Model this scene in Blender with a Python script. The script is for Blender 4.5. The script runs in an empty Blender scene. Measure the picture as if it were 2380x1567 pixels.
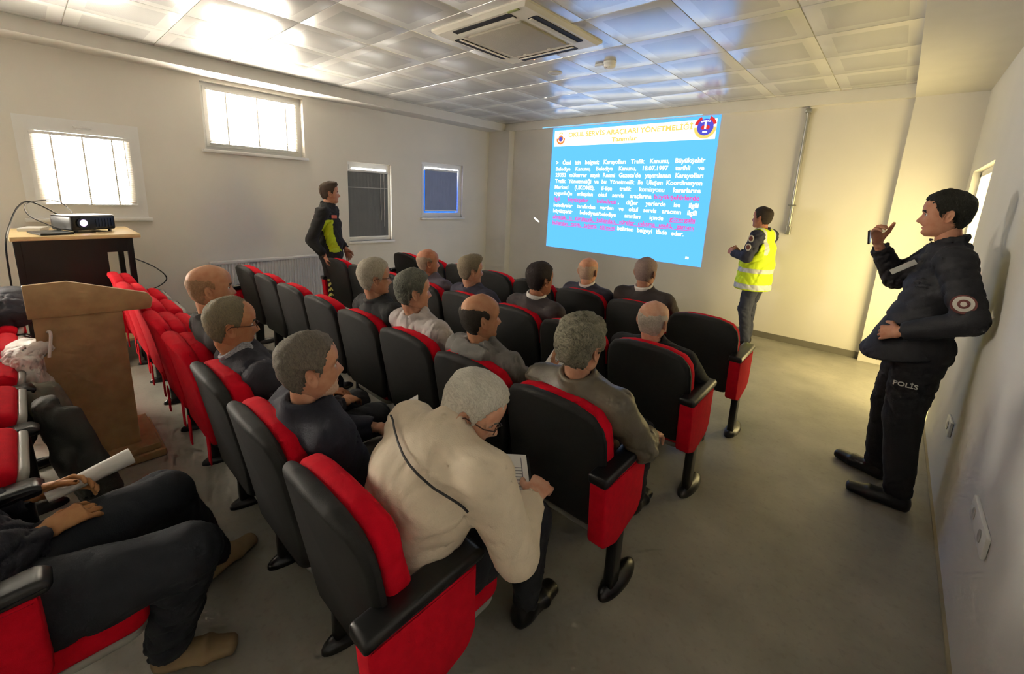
import bpy, math, random
import numpy as np
from mathutils import Vector, Matrix

random.seed(7)
rng = np.random.default_rng(7)
scene = bpy.context.scene
COL = scene.collection

# ------------------------------------------------------------------ camera
R = np.array([[0.74207117, 0.1699092, -0.64842983],
              [0.66887787, -0.12424749, 0.73291538],
              [0.04396329, -0.97759574, -0.20584898]])   # columns: right, down, forward
cam_d = bpy.data.cameras.new('camera')
cam = bpy.data.objects.new('camera', cam_d)
COL.objects.link(cam)
mw = Matrix.Identity(4)
for i in range(3):
    mw[i][0] = R[i, 0]; mw[i][1] = -R[i, 1]; mw[i][2] = -R[i, 2]
mw[2][3] = 1.65
cam.matrix_world = mw
cam_d.sensor_fit = 'HORIZONTAL'
cam_d.sensor_width = 36.0
cam_d.lens = 997.8 * 36 / 2380
cam_d.shift_x = (1190 - 1183.4) / 2380
cam_d.shift_y = (663.4 - 783.5) / 2380
cam_d.clip_start = 0.02
scene.camera = cam

# ------------------------------------------------------------------ world, exposure
world = bpy.data.worlds.new('sky')
scene.world = world
world.use_nodes = True
bg = world.node_tree.nodes['Background']
bg.inputs[0].default_value = (0.75, 0.85, 1.0, 1)
bg.inputs[1].default_value = 1.5
scene.view_settings.view_transform = 'Standard'
scene.view_settings.look = 'None'
scene.view_settings.gamma = 1.0
scene.view_settings.use_curve_mapping = False
scene.view_settings.exposure = 1.12
scene.cycles.max_bounces = 6
scene.cycles.diffuse_bounces = 4
scene.cycles.glossy_bounces = 1
scene.cycles.transmission_bounces = 1
scene.cycles.caustics_reflective = False
scene.cycles.caustics_refractive = False
scene.cycles.use_adaptive_sampling = True
scene.cycles.adaptive_threshold = 0.08
scene.cycles.use_light_tree = False
scene.cycles.adaptive_min_samples = 16
scene.cycles.use_denoising = True
scene.cycles.sample_clamp_indirect = 6.0
L_WIN = 48.0      # daylight of the left windows, the added one included
L_DOOR = 3.8      # glow of the sheet standing in for daylight in the right doorway

# ------------------------------------------------------------------ helpers
def lin(c):
    return tuple(((x / 255) / 12.92) if x / 255 <= 0.04045 else (((x / 255) + 0.055) / 1.055) ** 2.4 for x in c)

MATS = {}
def M(name, rgb, rough=0.6, metal=0.0, var=0.10, scale=6.0, bump=0.0, bscale=150.0, spec=0.5, emit=0.0, coat=0.0, rgb2=None, sheen=0.0, trans=0.0, detail=3.0):
    if name in MATS:
        return MATS[name]
    m = bpy.data.materials.new(name)
    m.use_nodes = True
    nt = m.node_tree
    b = nt.nodes['Principled BSDF']
    col = lin(rgb)
    tc = nt.nodes.new('ShaderNodeTexCoord')
    nz = nt.nodes.new('ShaderNodeTexNoise')
    nz.inputs['Scale'].default_value = scale
    nz.inputs['Detail'].default_value = detail
    nt.links.new(tc.outputs['Object'], nz.inputs['Vector'])
    mx = nt.nodes.new('ShaderNodeMix'); mx.data_type = 'RGBA'
    c2 = lin(rgb2) if rgb2 else tuple(c * (1 - var) for c in col)
    c1 = col if rgb2 else tuple(min(1, c * (1 + var)) for c in col)
    mx.inputs[6].default_value = (*c1, 1)
    mx.inputs[7].default_value = (*c2, 1)
    rp = nt.nodes.new('ShaderNodeMapRange')
    rp.inputs[1].default_value = 0.3; rp.inputs[2].default_value = 0.7
    nt.links.new(nz.outputs['Fac'], rp.inputs[0])
    nt.links.new(rp.outputs[0], mx.inputs[0])
    nt.links.new(mx.outputs[2], b.inputs['Base Color'])
    b.inputs['Roughness'].default_value = rough
    b.inputs['Metallic'].default_value = metal
    b.inputs['Specular IOR Level'].default_value = spec
    if coat: b.inputs['Coat Weight'].default_value = coat
    if sheen:
        b.inputs['Sheen Weight'].default_value = sheen
        b.inputs['Sheen Roughness'].default_value = 0.5
    if trans:
        b.inputs['Transmission Weight'].default_value = trans
    if emit:
        b.inputs['Emission Color'].default_value = (*col, 1)
        b.inputs['Emission Strength'].default_value = emit
    if bump:
        n2 = nt.nodes.new('ShaderNodeTexNoise')
        n2.inputs['Scale'].default_value = bscale
        n2.inputs['Detail'].default_value = 2.0
        nt.links.new(tc.outputs['Object'], n2.inputs['Vector'])
        bp = nt.nodes.new('ShaderNodeBump')
        bp.inputs['Strength'].default_value = bump
        bp.inputs['Distance'].default_value = 0.004
        nt.links.new(n2.outputs['Fac'], bp.inputs['Height'])
        nt.links.new(bp.outputs[0], b.inputs['Normal'])
    MATS[name] = m
    return m

def EM(name, rgb, strength):
    if name in MATS: return MATS[name]
    m = bpy.data.materials.new(name); m.use_nodes = True
    nt = m.node_tree
    nt.nodes.remove(nt.nodes['Principled BSDF'])
    e = nt.nodes.new('ShaderNodeEmission')
    e.inputs[0].default_value = (*lin(rgb), 1); e.inputs[1].default_value = strength
    nt.links.new(e.outputs[0], nt.nodes['Material Output'].inputs[0])
    if not (name.startswith('daylight') or name in ('slide_blue', 'slide_header_white', 'doorway_daylight_glow')):
        m.cycles.emission_sampling = 'NONE'     # tiny emitters: found by chance, not aimed at
    MATS[name] = m
    return m

def tag(o, label=None, cat=None, group=None, kind=None):
    if label: o['label'] = label
    if cat: o['category'] = cat
    if group: o['group'] = group
    if kind: o['kind'] = kind
    return o

def empty(name, loc=(0, 0, 0), rz=0.0, label=None, cat=None, group=None, kind=None):
    o = bpy.data.objects.new(name, None)
    o.empty_display_size = 0.1
    COL.objects.link(o)
    o.location = loc; o.rotation_euler = (0, 0, rz)
    return tag(o, label, cat, group, kind)

def link_mesh(name, me, parent=None, loc=(0, 0, 0), rz=0.0):
    o = bpy.data.objects.new(name, me)
    COL.objects.link(o)
    o.location = loc; o.rotation_euler = (0, 0, rz)
    if parent: o.parent = parent
    return o

def mesh_np(name, V, Q, mats, mi=None, smooth=True, sharp=None):
    """V (n,3); Q list of faces or (m,4) array"""
    me = bpy.data.meshes.new(name)
    if isinstance(Q, np.ndarray):
        n, k = Q.shape
        me.vertices.add(len(V)); me.vertices.foreach_set('co', np.asarray(V, np.float32).ravel())
        me.loops.add(n * k); me.loops.foreach_set('vertex_index', Q.astype(np.int32).ravel())
        me.polygons.add(n)
        me.polygons.foreach_set('loop_start', np.arange(0, n * k, k, dtype=np.int32))
        me.update(calc_edges=True)
        me.validate()
    else:
        me.from_pydata([tuple(v) for v in V], [], Q)
        me.update()
    if not isinstance(mats, (list, tuple)): mats = [mats]
    for m in mats: me.materials.append(m)
    if mi is not None and len(mi) == len(me.polygons):
        me.polygons.foreach_set('material_index', np.asarray(mi, np.int32))
    if smooth:
        me.polygons.foreach_set('use_smooth', np.ones(len(me.polygons), dtype=bool))
        if sharp is not None:
            me.set_sharp_from_angle(angle=math.radians(sharp))
    return me

def round_poly(pts, rad, n=5):
    out = []
    N = len(pts)
    if not isinstance(rad, (list, tuple)): rad = [rad] * N
    for i in range(N):
        p = np.array(pts[i], float); a = np.array(pts[i - 1], float); b = np.array(pts[(i + 1) % N], float)
        r = rad[i]
        if r <= 0: out.append(tuple(p)); continue
        da = (a - p); la = np.linalg.norm(da); da /= la
        db = (b - p); lb = np.linalg.norm(db); db /= lb
        ang = math.acos(max(-1, min(1, da @ db)))
        t = min(r / math.tan(ang / 2), la * 0.49, lb * 0.49)
        p0 = p + da * t; p1 = p + db * t
        for k in range(n + 1):
            s = k / n
            out.append(tuple((1 - s) ** 2 * p0 + 2 * s * (1 - s) * p + s * s * p1))
    return out

def rrect(u0, u1, v0, v1, r, n=5):
    return round_poly([(u0, v0), (u1, v0), (u1, v1), (u0, v1)], r, n)

class MB:
    def __init__(self):
        self.v = []; self.f = []; self.m = []
    def add(self, verts, faces, mat=0):
        k = len(self.v)
        self.v.extend([tuple(map(float, p)) for p in verts])
        self.f.extend([tuple(i + k for i in f) for f in faces])
        self.m.extend([mat] * len(faces))
        return self
    def box(self, x0, x1, y0, y1, z0, z1, mat=0):
        v = [(x0, y0, z0), (x1, y0, z0), (x1, y1, z0), (x0, y1, z0), (x0, y0, z1), (x1, y0, z1), (x1, y1, z1), (x0, y1, z1)]
        f = [(0, 3, 2, 1), (4, 5, 6, 7), (0, 1, 5, 4), (1, 2, 6, 5), (2, 3, 7, 6), (3, 0, 4, 7)]
        return self.add(v, f, mat)
    def rings(self, rings, mat=0, cap=True, closed_loop=False):
        n = len(rings[0]); v = [p for r in rings for p in r]; f = []
        K = len(rings)
        for k in range(K if closed_loop else K - 1):
            for i in range(n):
                j = (i + 1) % n
                k2 = (k + 1) % K
                f.append((k * n + i, k * n + j, k2 * n + j, k2 * n + i))
        if cap and not closed_loop:
            f.append(tuple(range(n - 1, -1, -1)))
            f.append(tuple((K - 1) * n + i for i in range(n)))
        return self.add(v, f, mat)
    def prism(self, outline, axis, w0, w1, bevel=0.0, nb=3, mat=0, fn=None):
        P = np.array(outline, float)
        area = 0.5 * np.sum(P[:, 0] * np.roll(P[:, 1], -1) - np.roll(P[:, 0], -1) * P[:, 1])
        if area < 0: P = P[::-1]
        e = np.roll(P, -1, 0) - P
        e /= np.maximum(np.linalg.norm(e, axis=1, keepdims=True), 1e-9)
        nrm = np.stack([e[:, 1], -e[:, 0]], 1)
        mn = nrm + np.roll(nrm, 1, 0)
        mn /= np.maximum(np.linalg.norm(mn, axis=1, keepdims=True), 1e-9)
        cs = np.clip(np.sum(mn * nrm, 1), 0.5, 1)
        mn = mn / cs[:, None]
        def ring(w, ins):
            Q = P - mn * ins
            if axis == 'x': R3 = np.stack([np.full(len(Q), w), Q[:, 0], Q[:, 1]], 1)
            elif axis == 'y': R3 = np.stack([Q[:, 0], np.full(len(Q), w), Q[:, 1]], 1)
            else: R3 = np.stack([Q[:, 0], Q[:, 1], np.full(len(Q), w)], 1)
            if fn: R3 = np.array([fn(p) for p in R3])
            return R3
        rs = []
        if bevel > 0:
            for k in range(nb + 1):
                t = k / nb * math.pi / 2
                rs.append(ring(w0 + bevel * (1 - math.sin(t)) if False else w0 + bevel * (1 - math.cos(t)), bevel * (1 - math.sin(t))))
            for k in range(nb + 1):
                t = math.pi / 2 - k / nb * math.pi / 2
                rs.append(ring(w1 - bevel * (1 - math.cos(t)), bevel * (1 - math.sin(t))))
        else:
            rs = [ring(w0, 0), ring(w1, 0)]
        if axis == 'y':
            rs = rs[::-1]
        return self.rings(rs, mat)
    def sphere(self, c, r, nu=16, nv=10, mat=0):
        if not isinstance(r, (tuple, list)): r = (r, r, r)
        rs = []
        for j in range(nv + 1):
            t = math.pi * j / nv
            t = min(max(t, 1e-3), math.pi - 1e-3)
            rs.append([(c[0] + r[0] * math.sin(t) * math.cos(2 * math.pi * i / nu), c[1] + r[1] * math.sin(t) * math.sin(2 * math.pi * i / nu), c[2] - r[2] * math.cos(t)) for i in range(nu)])
        return self.rings(rs, mat)
    def tube(self, path, r, n=10, mat=0, closed=False):
        P = [Vector(p) for p in path]; rs = []
        up = None
        K = len(P)
        for i, p in enumerate(P):
            if closed: d = (P[(i + 1) % K] - P[i - 1]).normalized()
            else: d = (P[min(i + 1, K - 1)] - P[max(i - 1, 0)]).normalized()
            if up is None:
                up = d.orthogonal().normalized()
            u = (up - d * up.dot(d))
            if u.length < 1e-5: u = d.orthogonal()
            u.normalize(); up = u
            w = d.cross(u)
            rr = r[i] if isinstance(r, (list, tuple)) else r
            rs.append([tuple(p + (u * math.cos(2 * math.pi * k / n) + w * math.sin(2 * math.pi * k / n)) * rr) for k in range(n)])
        return self.rings(rs, mat, closed_loop=closed)
    def cyl(self, p0, p1, r0, r1=None, n=16, mat=0):
        return self.tube([p0, p1], [r0, r1 if r1 is not None else r0], n, mat)
    def mesh(self, name, mats, smooth=True, sharp=40):
        return mesh_np(name, self.v, self.f, mats, self.m, smooth, sharp)
    def build(self, name, mats, parent=None, loc=(0, 0, 0), rz=0.0, smooth=True, sharp=40):
        return link_mesh(name, self.mesh(name, mats, smooth, sharp), parent, loc, rz)

def bezier(pts, n=24):
    """Catmull-Rom through the points"""
    P = [np.array(p, float) for p in pts]
    P = [2 * P[0] - P[1]] + P + [2 * P[-1] - P[-2]]
    out = []
    segs = len(P) - 3
    per = max(2, n // segs)
    for s in range(segs):
        a, b, c, d = P[s:s + 4]
        for k in range(per):
            t = k / per
            out.append(tuple(0.5 * ((2 * b) + (-a + c) * t + (2 * a - 5 * b + 4 * c - d) * t * t + (-a + 3 * b - 3 * c + d) * t ** 3)))
    out.append(tuple(P[-2]))
    return out

def text_mesh(name, body, size, mat, width=None, bold=0.0, extrude=0.0008, spacing=1.0, word=1.0):
    cu = bpy.data.curves.new('txt', 'FONT')
    cu.body = body; cu.size = size; cu.offset = bold; cu.extrude = extrude
    cu.space_character = spacing; cu.space_word = word
    cu.resolution_u = 3
    o = bpy.data.objects.new('txt', cu); COL.objects.link(o)
    dg = bpy.context.evaluated_depsgraph_get()
    me = bpy.data.meshes.new_from_object(o.evaluated_get(dg))
    bpy.data.objects.remove(o); bpy.data.curves.remove(cu)
    me.name = name
    if len(me.vertices) and width:
        co = np.zeros(len(me.vertices) * 3, np.float32); me.vertices.foreach_get('co', co); co = co.reshape(-1, 3)
        x0, x1 = co[:, 0].min(), co[:, 0].max()
        co[:, 0] = (co[:, 0] - x0) * (width / max(1e-6, x1 - x0))
        me.vertices.foreach_set('co', co.ravel())
    me.materials.clear(); me.materials.append(mat)
    return me

# ------------------------------------------------------------------ room constants
XL, XR, YF, YB = -5.99, 0.425, 6.15, -2.6
ZB, ZT = 2.783, 2.91
XI, XRI, YI = -5.644, -0.09, 6.08
G = 0.618
GX0, GY0 = -1.32, 3.495

m_wall = M('white_plaster', (228, 224, 215), 0.85, var=0.02, scale=2.0, bump=0.05, bscale=90)
m_wallr = M('cool_white_plaster', (224, 222, 216), 0.7, var=0.02, scale=2.0, bump=0.05, bscale=90)
m_trimgrey = M('grey_skirting', (120, 116, 106), 0.6, var=0.08)
m_pvc = M('white_pvc', (236, 236, 234), 0.35, var=0.01)
m_black = M('black_plastic', (20, 20, 21), 0.35, var=0.1)
m_red = M('red_upholstery', (206, 6, 34), 0.9, var=0.08, scale=30, bump=0.25, bscale=500, spec=0.2)
m_shell = M('charcoal_back_fabric', (36, 35, 33), 0.66, var=0.10, scale=40, bump=0.2, bscale=600, spec=0.35)
m_armtop = M('black_armrest', (26, 26, 26), 0.30, var=0.08, spec=0.6)
m_pan = M('grey_seat_pan', (150, 150, 142), 0.5, var=0.05)
m_metalblk = M('black_painted_metal', (18, 18, 19), 0.28, var=0.1, spec=0.6)
m_paper = M('white_paper', (232, 230, 226), 0.8, var=0.02)
m_ink = M('printed_ink', (120, 120, 125), 0.8)

# floor: polished screed with mottling
def floor_mat():
    m = bpy.data.materials.new('grey_screed_floor'); m.use_nodes = True
    nt = m.node_tree; b = nt.nodes['Principled BSDF']
    tc = nt.nodes.new('ShaderNodeTexCoord')
    n1 = nt.nodes.new('ShaderNodeTexNoise'); n1.inputs['Scale'].default_value = 1.3; n1.inputs['Detail'].default_value = 6; n1.inputs['Roughness'].default_value = 0.6
    n2 = nt.nodes.new('ShaderNodeTexNoise'); n2.inputs['Scale'].default_value = 38; n2.inputs['Detail'].default_value = 4
    r1 = nt.nodes.new('ShaderNodeValToRGB')
    r1.color_ramp.elements[0].position = 0.32; r1.color_ramp.elements[0].color = (*lin((134, 132, 122)), 1)
    r1.color_ramp.elements[1].position = 0.70; r1.color_ramp.elements[1].color = (*lin((174, 170, 157)), 1)
    mx = nt.nodes.new('ShaderNodeMix'); mx.data_type = 'RGBA'; mx.blend_type = 'MULTIPLY'
    r2 = nt.nodes.new('ShaderNodeValToRGB')
    r2.color_ramp.elements[0].position = 0.25; r2.color_ramp.elements[0].color = (0.62, 0.60, 0.56, 1)
    r2.color_ramp.elements[1].position = 0.45; r2.color_ramp.elements[1].color = (1, 1, 1, 1)
    nt.links.new(tc.outputs['Object'], n1.inputs['Vector']); nt.links.new(tc.outputs['Object'], n2.inputs['Vector'])
    nt.links.new(n1.outputs['Fac'], r1.inputs[0]); nt.links.new(n2.outputs['Fac'], r2.inputs[0])
    mx.inputs[0].default_value = 0.35
    nt.links.new(r1.outputs[0], mx.inputs[6]); nt.links.new(r2.outputs[0], mx.inputs[7])
    nt.links.new(mx.outputs[2], b.inputs['Base Color'])
    b.inputs['Roughness'].default_value = 0.42
    bp = nt.nodes.new('ShaderNodeBump'); bp.inputs['Strength'].default_value = 0.08; bp.inputs['Distance'].default_value = 0.003
    nt.links.new(n2.outputs['Fac'], bp.inputs['Height']); nt.links.new(bp.outputs[0], b.inputs['Normal'])
    return m

def tile_mat():
    m = bpy.data.materials.new('satin_metal_ceiling_tile'); m.use_nodes = True
    nt = m.node_tree; b = nt.nodes['Principled BSDF']
    tc = nt.nodes.new('ShaderNodeTexCoord')
    sp = nt.nodes.new('ShaderNodeSeparateXYZ'); nt.links.new(tc.outputs['Object'], sp.inputs[0])
    def mabs(o):
        a = nt.nodes.new('ShaderNodeMath'); a.operation = 'ABSOLUTE'; nt.links.new(o, a.inputs[0]); return a.outputs[0]
    mm = nt.nodes.new('ShaderNodeMath'); mm.operation = 'MAXIMUM'
    nt.links.new(mabs(sp.outputs[0]), mm.inputs[0]); nt.links.new(mabs(sp.outputs[1]), mm.inputs[1])
    lt = nt.nodes.new('ShaderNodeMath'); lt.operation = 'LESS_THAN'; lt.inputs[1].default_value = 0.215
    nt.links.new(mm.outputs[0], lt.inputs[0])
    mx = nt.nodes.new('ShaderNodeMix'); mx.data_type = 'RGBA'
    mx.inputs[6].default_value = (*lin((228, 227, 222)), 1); mx.inputs[7].default_value = (*lin((208, 208, 204)), 1)
    nt.links.new(lt.outputs[0], mx.inputs[0])
    nt.links.new(mx.outputs[2], b.inputs['Base Color'])
    b.inputs['Roughness'].default_value = 0.24
    b.inputs['Metallic'].default_value = 0.30
    b.inputs['Specular IOR Level'].default_value = 0.7
    # perforation dots as fine relief
    mp = nt.nodes.new('ShaderNodeVectorMath'); mp.operation = 'SCALE'; mp.inputs[3].default_value = 120
    nt.links.new(tc.outputs['Object'], mp.inputs[0])
    vo = nt.nodes.new('ShaderNodeTexVoronoi'); vo.inputs['Scale'].default_value = 1.0; vo.inputs['Randomness'].default_value = 0.0
    nt.links.new(mp.outputs[0], vo.inputs['Vector'])
    m2 = nt.nodes.new('ShaderNodeMath'); m2.operation = 'MULTIPLY'
    nt.links.new(vo.outputs['Distance'], m2.inputs[0]); nt.links.new(lt.outputs[0], m2.inputs[1])
    bp = nt.nodes.new('ShaderNodeBump'); bp.inputs['Strength'].default_value = 0.15; bp.inputs['Distance'].default_value = 0.002
    nt.links.new(m2.outputs[0], bp.inputs['Height']); nt.links.new(bp.outputs[0], b.inputs['Normal'])
    return m

# ------------------------------------------------------------------ shell
T = 0.25
fl = MB().box(XL - T, XR + T + 0.6, YB - T, YF + T, -0.12, 0.0).build('floor', floor_mat(), smooth=False)
tag(fl, kind='structure')

def wall_cells(us, vs, holes):
    """grid cells of a wall not covered by a hole"""
    us = sorted(set(us)); vs = sorted(set(vs)); out = []
    for i in range(len(us) - 1):
        for j in range(len(vs) - 1):
            cu, cv = (us[i] + us[i + 1]) / 2, (vs[j] + vs[j + 1]) / 2
            if any(h[0] < cu < h[1] and h[2] < cv < h[3] for h in holes): continue
            out.append((us[i], us[i + 1], vs[j], vs[j + 1]))
    return out

WINS = [(0.02, 0.88, 1.245, 2.165), (1.46, 2.575, 2.01, 2.745), (3.165, 3.885, 0.87, 2.02), (4.465, 5.375, 1.215, 2.125), (-1.95, -0.90, 1.245, 2.165)]  # last opening is added behind the camera, unseen, to let in fill light
mb = MB()
for c in wall_cells([YB, YF] + [w[0] for w in WINS] + [w[1] for w in WINS], [0, ZT + 0.1] + [w[2] for w in WINS] + [w[3] for w in WINS], WINS):
    mb.box(XL - T, XL, c[0], c[1], c[2], c[3])
tag(mb.build('wall_left', m_wall, smooth=False), kind='structure')
DOOR = (4.56, 5.78, 0.0, 2.04)
mb = MB()
for c in wall_cells([YB, YF, DOOR[0], DOOR[1]], [0, DOOR[3], ZT + 0.1], [DOOR]):
    mb.box(XR, XR + T, c[0], c[1], c[2], c[3])
tag(mb.build('wall_right', m_wallr, smooth=False), kind='structure')
mb = MB().box(XL - T, XR + T, YF, YF + T, 0, ZT + 0.1)
mb.box(XL, -5.475, YF - 0.14, YF, 0, ZB)             # corner pier on the left
mb.box(-0.085, XR, YF - 0.075, YF, 0, ZB)            # shallow pier on the right
tag(mb.build('wall_front', m_wall, smooth=False), kind='structure')
tag(MB().box(XL - T, XR + T, YB - T, YB, 0, ZT + 0.1).build('wall_back', m_wall, smooth=False), kind='structure')

# ceiling with plaster border and metal tiles
ceil = MB().box(XL - T, XR + T, YB - T, YF + T, ZT + 0.009, ZT + 0.15)
ceil.box(XL, XI, YB, YF, ZB, ZT + 0.035); ceil.box(XRI, XR, YB, YF, ZB, ZT + 0.035)
ceil.box(XI, XRI, YI, YF, ZB, ZT + 0.035)
m_ceil = M('white_ceiling_plaster', (226, 223, 215), 0.8, var=0.02)
ceil = tag(ceil.build('ceiling', m_ceil, smooth=False), kind='structure')
m_tile = tile_mat()
tile_me = MB().prism([(-.306, -.306), (.306, -.306), (.306, .306), (-.306, .306)], 'z', 0, 0.008, 0.003, 2).mesh('tile', [m_tile])
AC = (-3.03, -2.04, 2.345, 3.325)
for i in range(-7, 2):
    for j in range(-9, 4):
        cx, cy = GX0 + (i + .5) * G, GY0 + (j + .5) * G
        if AC[0] + .05 < cx - .3 and cx + .3 < AC[1] - .05 and AC[2] + .05 < cy - .3 and cy + .3 < AC[3] - .05: continue
        link_mesh('tile', tile_me, ceil, (cx, cy, ZT))
cut_me = MB().prism([(-.304, -.05), (.304, -.05), (.304, .05), (-.304, .05)], 'z', 0, 0.008, 0.003, 2).mesh('tile', [m_tile])
for i in range(-7, 2):
    link_mesh('tile', cut_me, ceil, (GX0 + (i + .5) * G, GY0 + 4 * G + 0.056, ZT))

# skirting
tag(MB().box(-5.475, -0.085, YF - 0.014, YF, 0, 0.075).build('baseboard_front', m_trimgrey, smooth=False), kind='structure')
tag(MB().box(XL, XL + 0.014, YB, YF - .14, 0, 0.05).build('baseboard_left', m_trimgrey, smooth=False), kind='structure')
tag(MB().box(XR - 0.012, XR, YB, DOOR[0], 0, 0.012).box(XR - 0.012, XR, DOOR[1], YF - .075, 0, 0.012).build('baseboard_right', M('pale_skirting', (168, 158, 130), 0.6), smooth=False), kind='structure')

# ------------------------------------------------------------------ windows on the left wall
e_day = EM('daylight_behind_glass', (255, 245, 228), L_WIN)
e_blue = EM('daylight_through_blue_film', (20, 105, 245), 0.9)
e_white = EM('daylight_gap', (255, 250, 240), 10.0)
m_slat = M('white_blind_slat', (238, 234, 226), 0.5, var=0.01)
m_slat.node_tree.nodes['Principled BSDF'].inputs['Emission Color'].default_value = (1, .93, .80, 1)
m_grey = M('grey_roller_fabric', (104, 106, 106), 0.7, var=0.04, bump=0.1, bscale=400)
m_greyb = M('blue_grey_roller_fabric', (140, 152, 186), 0.7, var=0.04, bump=0.1, bscale=400)
m_cord = M('white_cord', (235, 230, 222), 0.6)

def frame_rect(mb, x0, x1, y0, y1, z0, z1, w, mat=0):
    mb.box(x0, x1, y0, y1, z1 - w, z1, mat); mb.box(x0, x1, y0, y1, z0, z0 + w, mat)
    mb.box(x0, x1, y0, y0 + w, z0 + w, z1 - w, mat); mb.box(x0, x1, y1 - w, y1, z0 + w, z1 - w, mat)
    return mb

def window(n, w, proud, fw, inset, pane_mat, sill=True):
    y0, y1, z0, z1 = w
    root = empty('window_%d' % n, (XL, (y0 + y1) / 2, z0), kind='structure')
    def P(mb, nm, mat):
        o = mb.build(nm, mat, root, sharp=30); o.location = (-XL, -(y0 + y1) / 2, -z0); return o
    P(frame_rect(MB(), XL - 0.10 - inset, XL + proud - inset, y0, y1, z0, z1, fw), 'frame', m_pvc)
    s = fw * 0.75
    P(frame_rect(MB(), XL - 0.06 - inset, XL + proud - inset + 0.012, y0 + s, y1 - s, z0 + s, z1 - s, fw * 0.75), 'sash', m_pvc)
    P(MB().box(XL - 0.085 - inset, XL - 0.08 - inset, y0 + fw, y1 - fw, z0 + fw, z1 - fw), 'pane', pane_mat)
    if sill:
        P(MB().prism(rrect(y0 - .03, y1 + .03, z0 - .035, z0, .008), 'x', XL - inset - .02, XL + .05, .006, 2), 'window_sill', m_pvc)
    return root

w1 = window(1, WINS[0], 0.02, 0.085, 0.0, e_day)
MBh = MB().box(XL + .03, XL + .055, .42, .455, 2.075, 2.095).prism(rrect(.40, .53, 2.088, 2.108, .008), 'x', XL + .045, XL + .062, .004, 2)
h = MBh.build('window_handle', m_pvc, w1); h.location = (-XL, -.45, -WINS[0][2])
window(2, WINS[1], 0.0, 0.055, 0.09, e_day)
window(3, WINS[2], 0.0, 0.05, 0.05, e_white)
window(4, WINS[3], 0.0, 0.05, 0.05, e_blue)
w4_ = [o for o in bpy.data.objects if o.name == 'window_4'][0]
o = MB().box(XL - .128, XL - .124, 4.52, 5.32, 2.0, 2.07).build('top_light_gap', e_white, w4_, smooth=False); o.location = (-XL, -(4.465 + 5.375) / 2, -1.215)
window(5, WINS[4], 0.02, 0.085, 0.0, e_day)  # added window, out of view behind the camera, brightens the foreground

def venetian(y0, y1, z0, z1, x, label, cords):
    root = empty('venetian_blind', (x, (y0 + y1) / 2, z0), label=label, cat='blind')
    off = (-x, -(y0 + y1) / 2, -z0)
    def P(mb, nm, mat, **k):
        o = mb.build(nm, mat, root, **k); o.location = off; return o
    P(MB().prism(rrect(x - .014, x + .014, z1 - .028, z1, .004), 'y', y0, y1, .002, 2), 'headrail', m_pvc)
    P(MB().prism(rrect(x - .012, x + .012, z0, z0 + .016, .005), 'y', y0, y1, .002, 2), 'bottom_rail', m_pvc)
    mb = MB(); n = int((z1 - z0 - .05) / 0.0185)
    ca, sa = math.cos(math.radians(35)) * .0125, -math.sin(math.radians(35)) * .0125
    for k in range(n):
        zc = z0 + .024 + (z1 - z0 - .058) * (k + .5) / n
        # slats tipped so that their room edge stands higher
        rs = []
        for yy in (y0 + .006, y1 - .006):
            rs.append([(x - ca, yy, zc + sa), (x - ca, yy, zc + sa - .0008), (x, yy, zc + .0012), (x + ca, yy, zc - sa), (x + ca, yy, zc - sa + .0008), (x, yy, zc + .002)])
        mb.rings(rs)
    s = P(mb, 'slats', m_slat); s['kind'] = 'stuff'
    for c in cords:
        P(MB().box(x + .0135, x + .0155, c - .006, c + .006, z0 + .01, z1 - .02), 'ladder_tape', m_cord)
    P(MB().cyl((x + .018, y1 - .05, z1 - .02), (x + .02, y1 - .05, z0 + .2), .004, n=8), 'tilt_wand', m_cord)
    return root

venetian(.105, .80, 1.365, 2.035, XL + .045, 'white venetian blind on the low window behind the projector', [.24, .45, .66])
venetian(1.53, 2.52, 2.075, 2.69, XL - .07, 'white venetian blind in the high window under the ceiling border', [1.72, 2.05, 2.38])

def roller(y0, y1, z0, z1, x, mat, label, pleat):
    root = empty('roller_blind', (x, (y0 + y1) / 2, z0), label=label, cat='blind')
    off = (-x, -(y0 + y1) / 2, -z0)
    def P(mb, nm, m):
        o = mb.build(nm, m, root); o.location = off; return o
    P(MB().cyl((x, y0, z1), (x, y1, z1), .018), 'tube', m_pvc)
    mb = MB(); rs = []
    n = 40
    for k in range(n + 1):
        y = y0 + (y1 - y0) * k / n
        dx = .0015 * math.sin(k * 1.9)
        rs.append([(x + dx, y, z0), (x + dx + .002, y, z0), (x + dx + .002, y, z1), (x + dx, y, z1)])
    mb.rings(rs)
    P(mb, 'fabric', mat)
    P(MB().prism(rrect(x - .008, x + .01, z0 - .012, z0 + .008, .004), 'y', y0, y1, .002, 2), 'hem_bar', m_pvc)
    if pleat:
        P(MB().box(x + .003, x + .007, y0, y1, pleat, pleat + .012), 'seam_bar', M('seam', (170, 172, 170), .5))
        for k, yy in enumerate((y1 - .13, y1 - .07)):
            P(MB().cyl((x + .012, yy, z1), (x + .014, yy, z0 + .25 - .1 * k), .003, n=6), 'pull_cord', m_cord)
    return root
roller(3.17, 3.83, .93, 1.90, XL - .02, m_grey, 'dark grey roller blind beside the young man in black', 1.655)
roller(4.545, 5.255, 1.33, 2.01, XL - .02, m_greyb, 'blue-grey roller blind in the small window nearest the projected slide', None)

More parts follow.
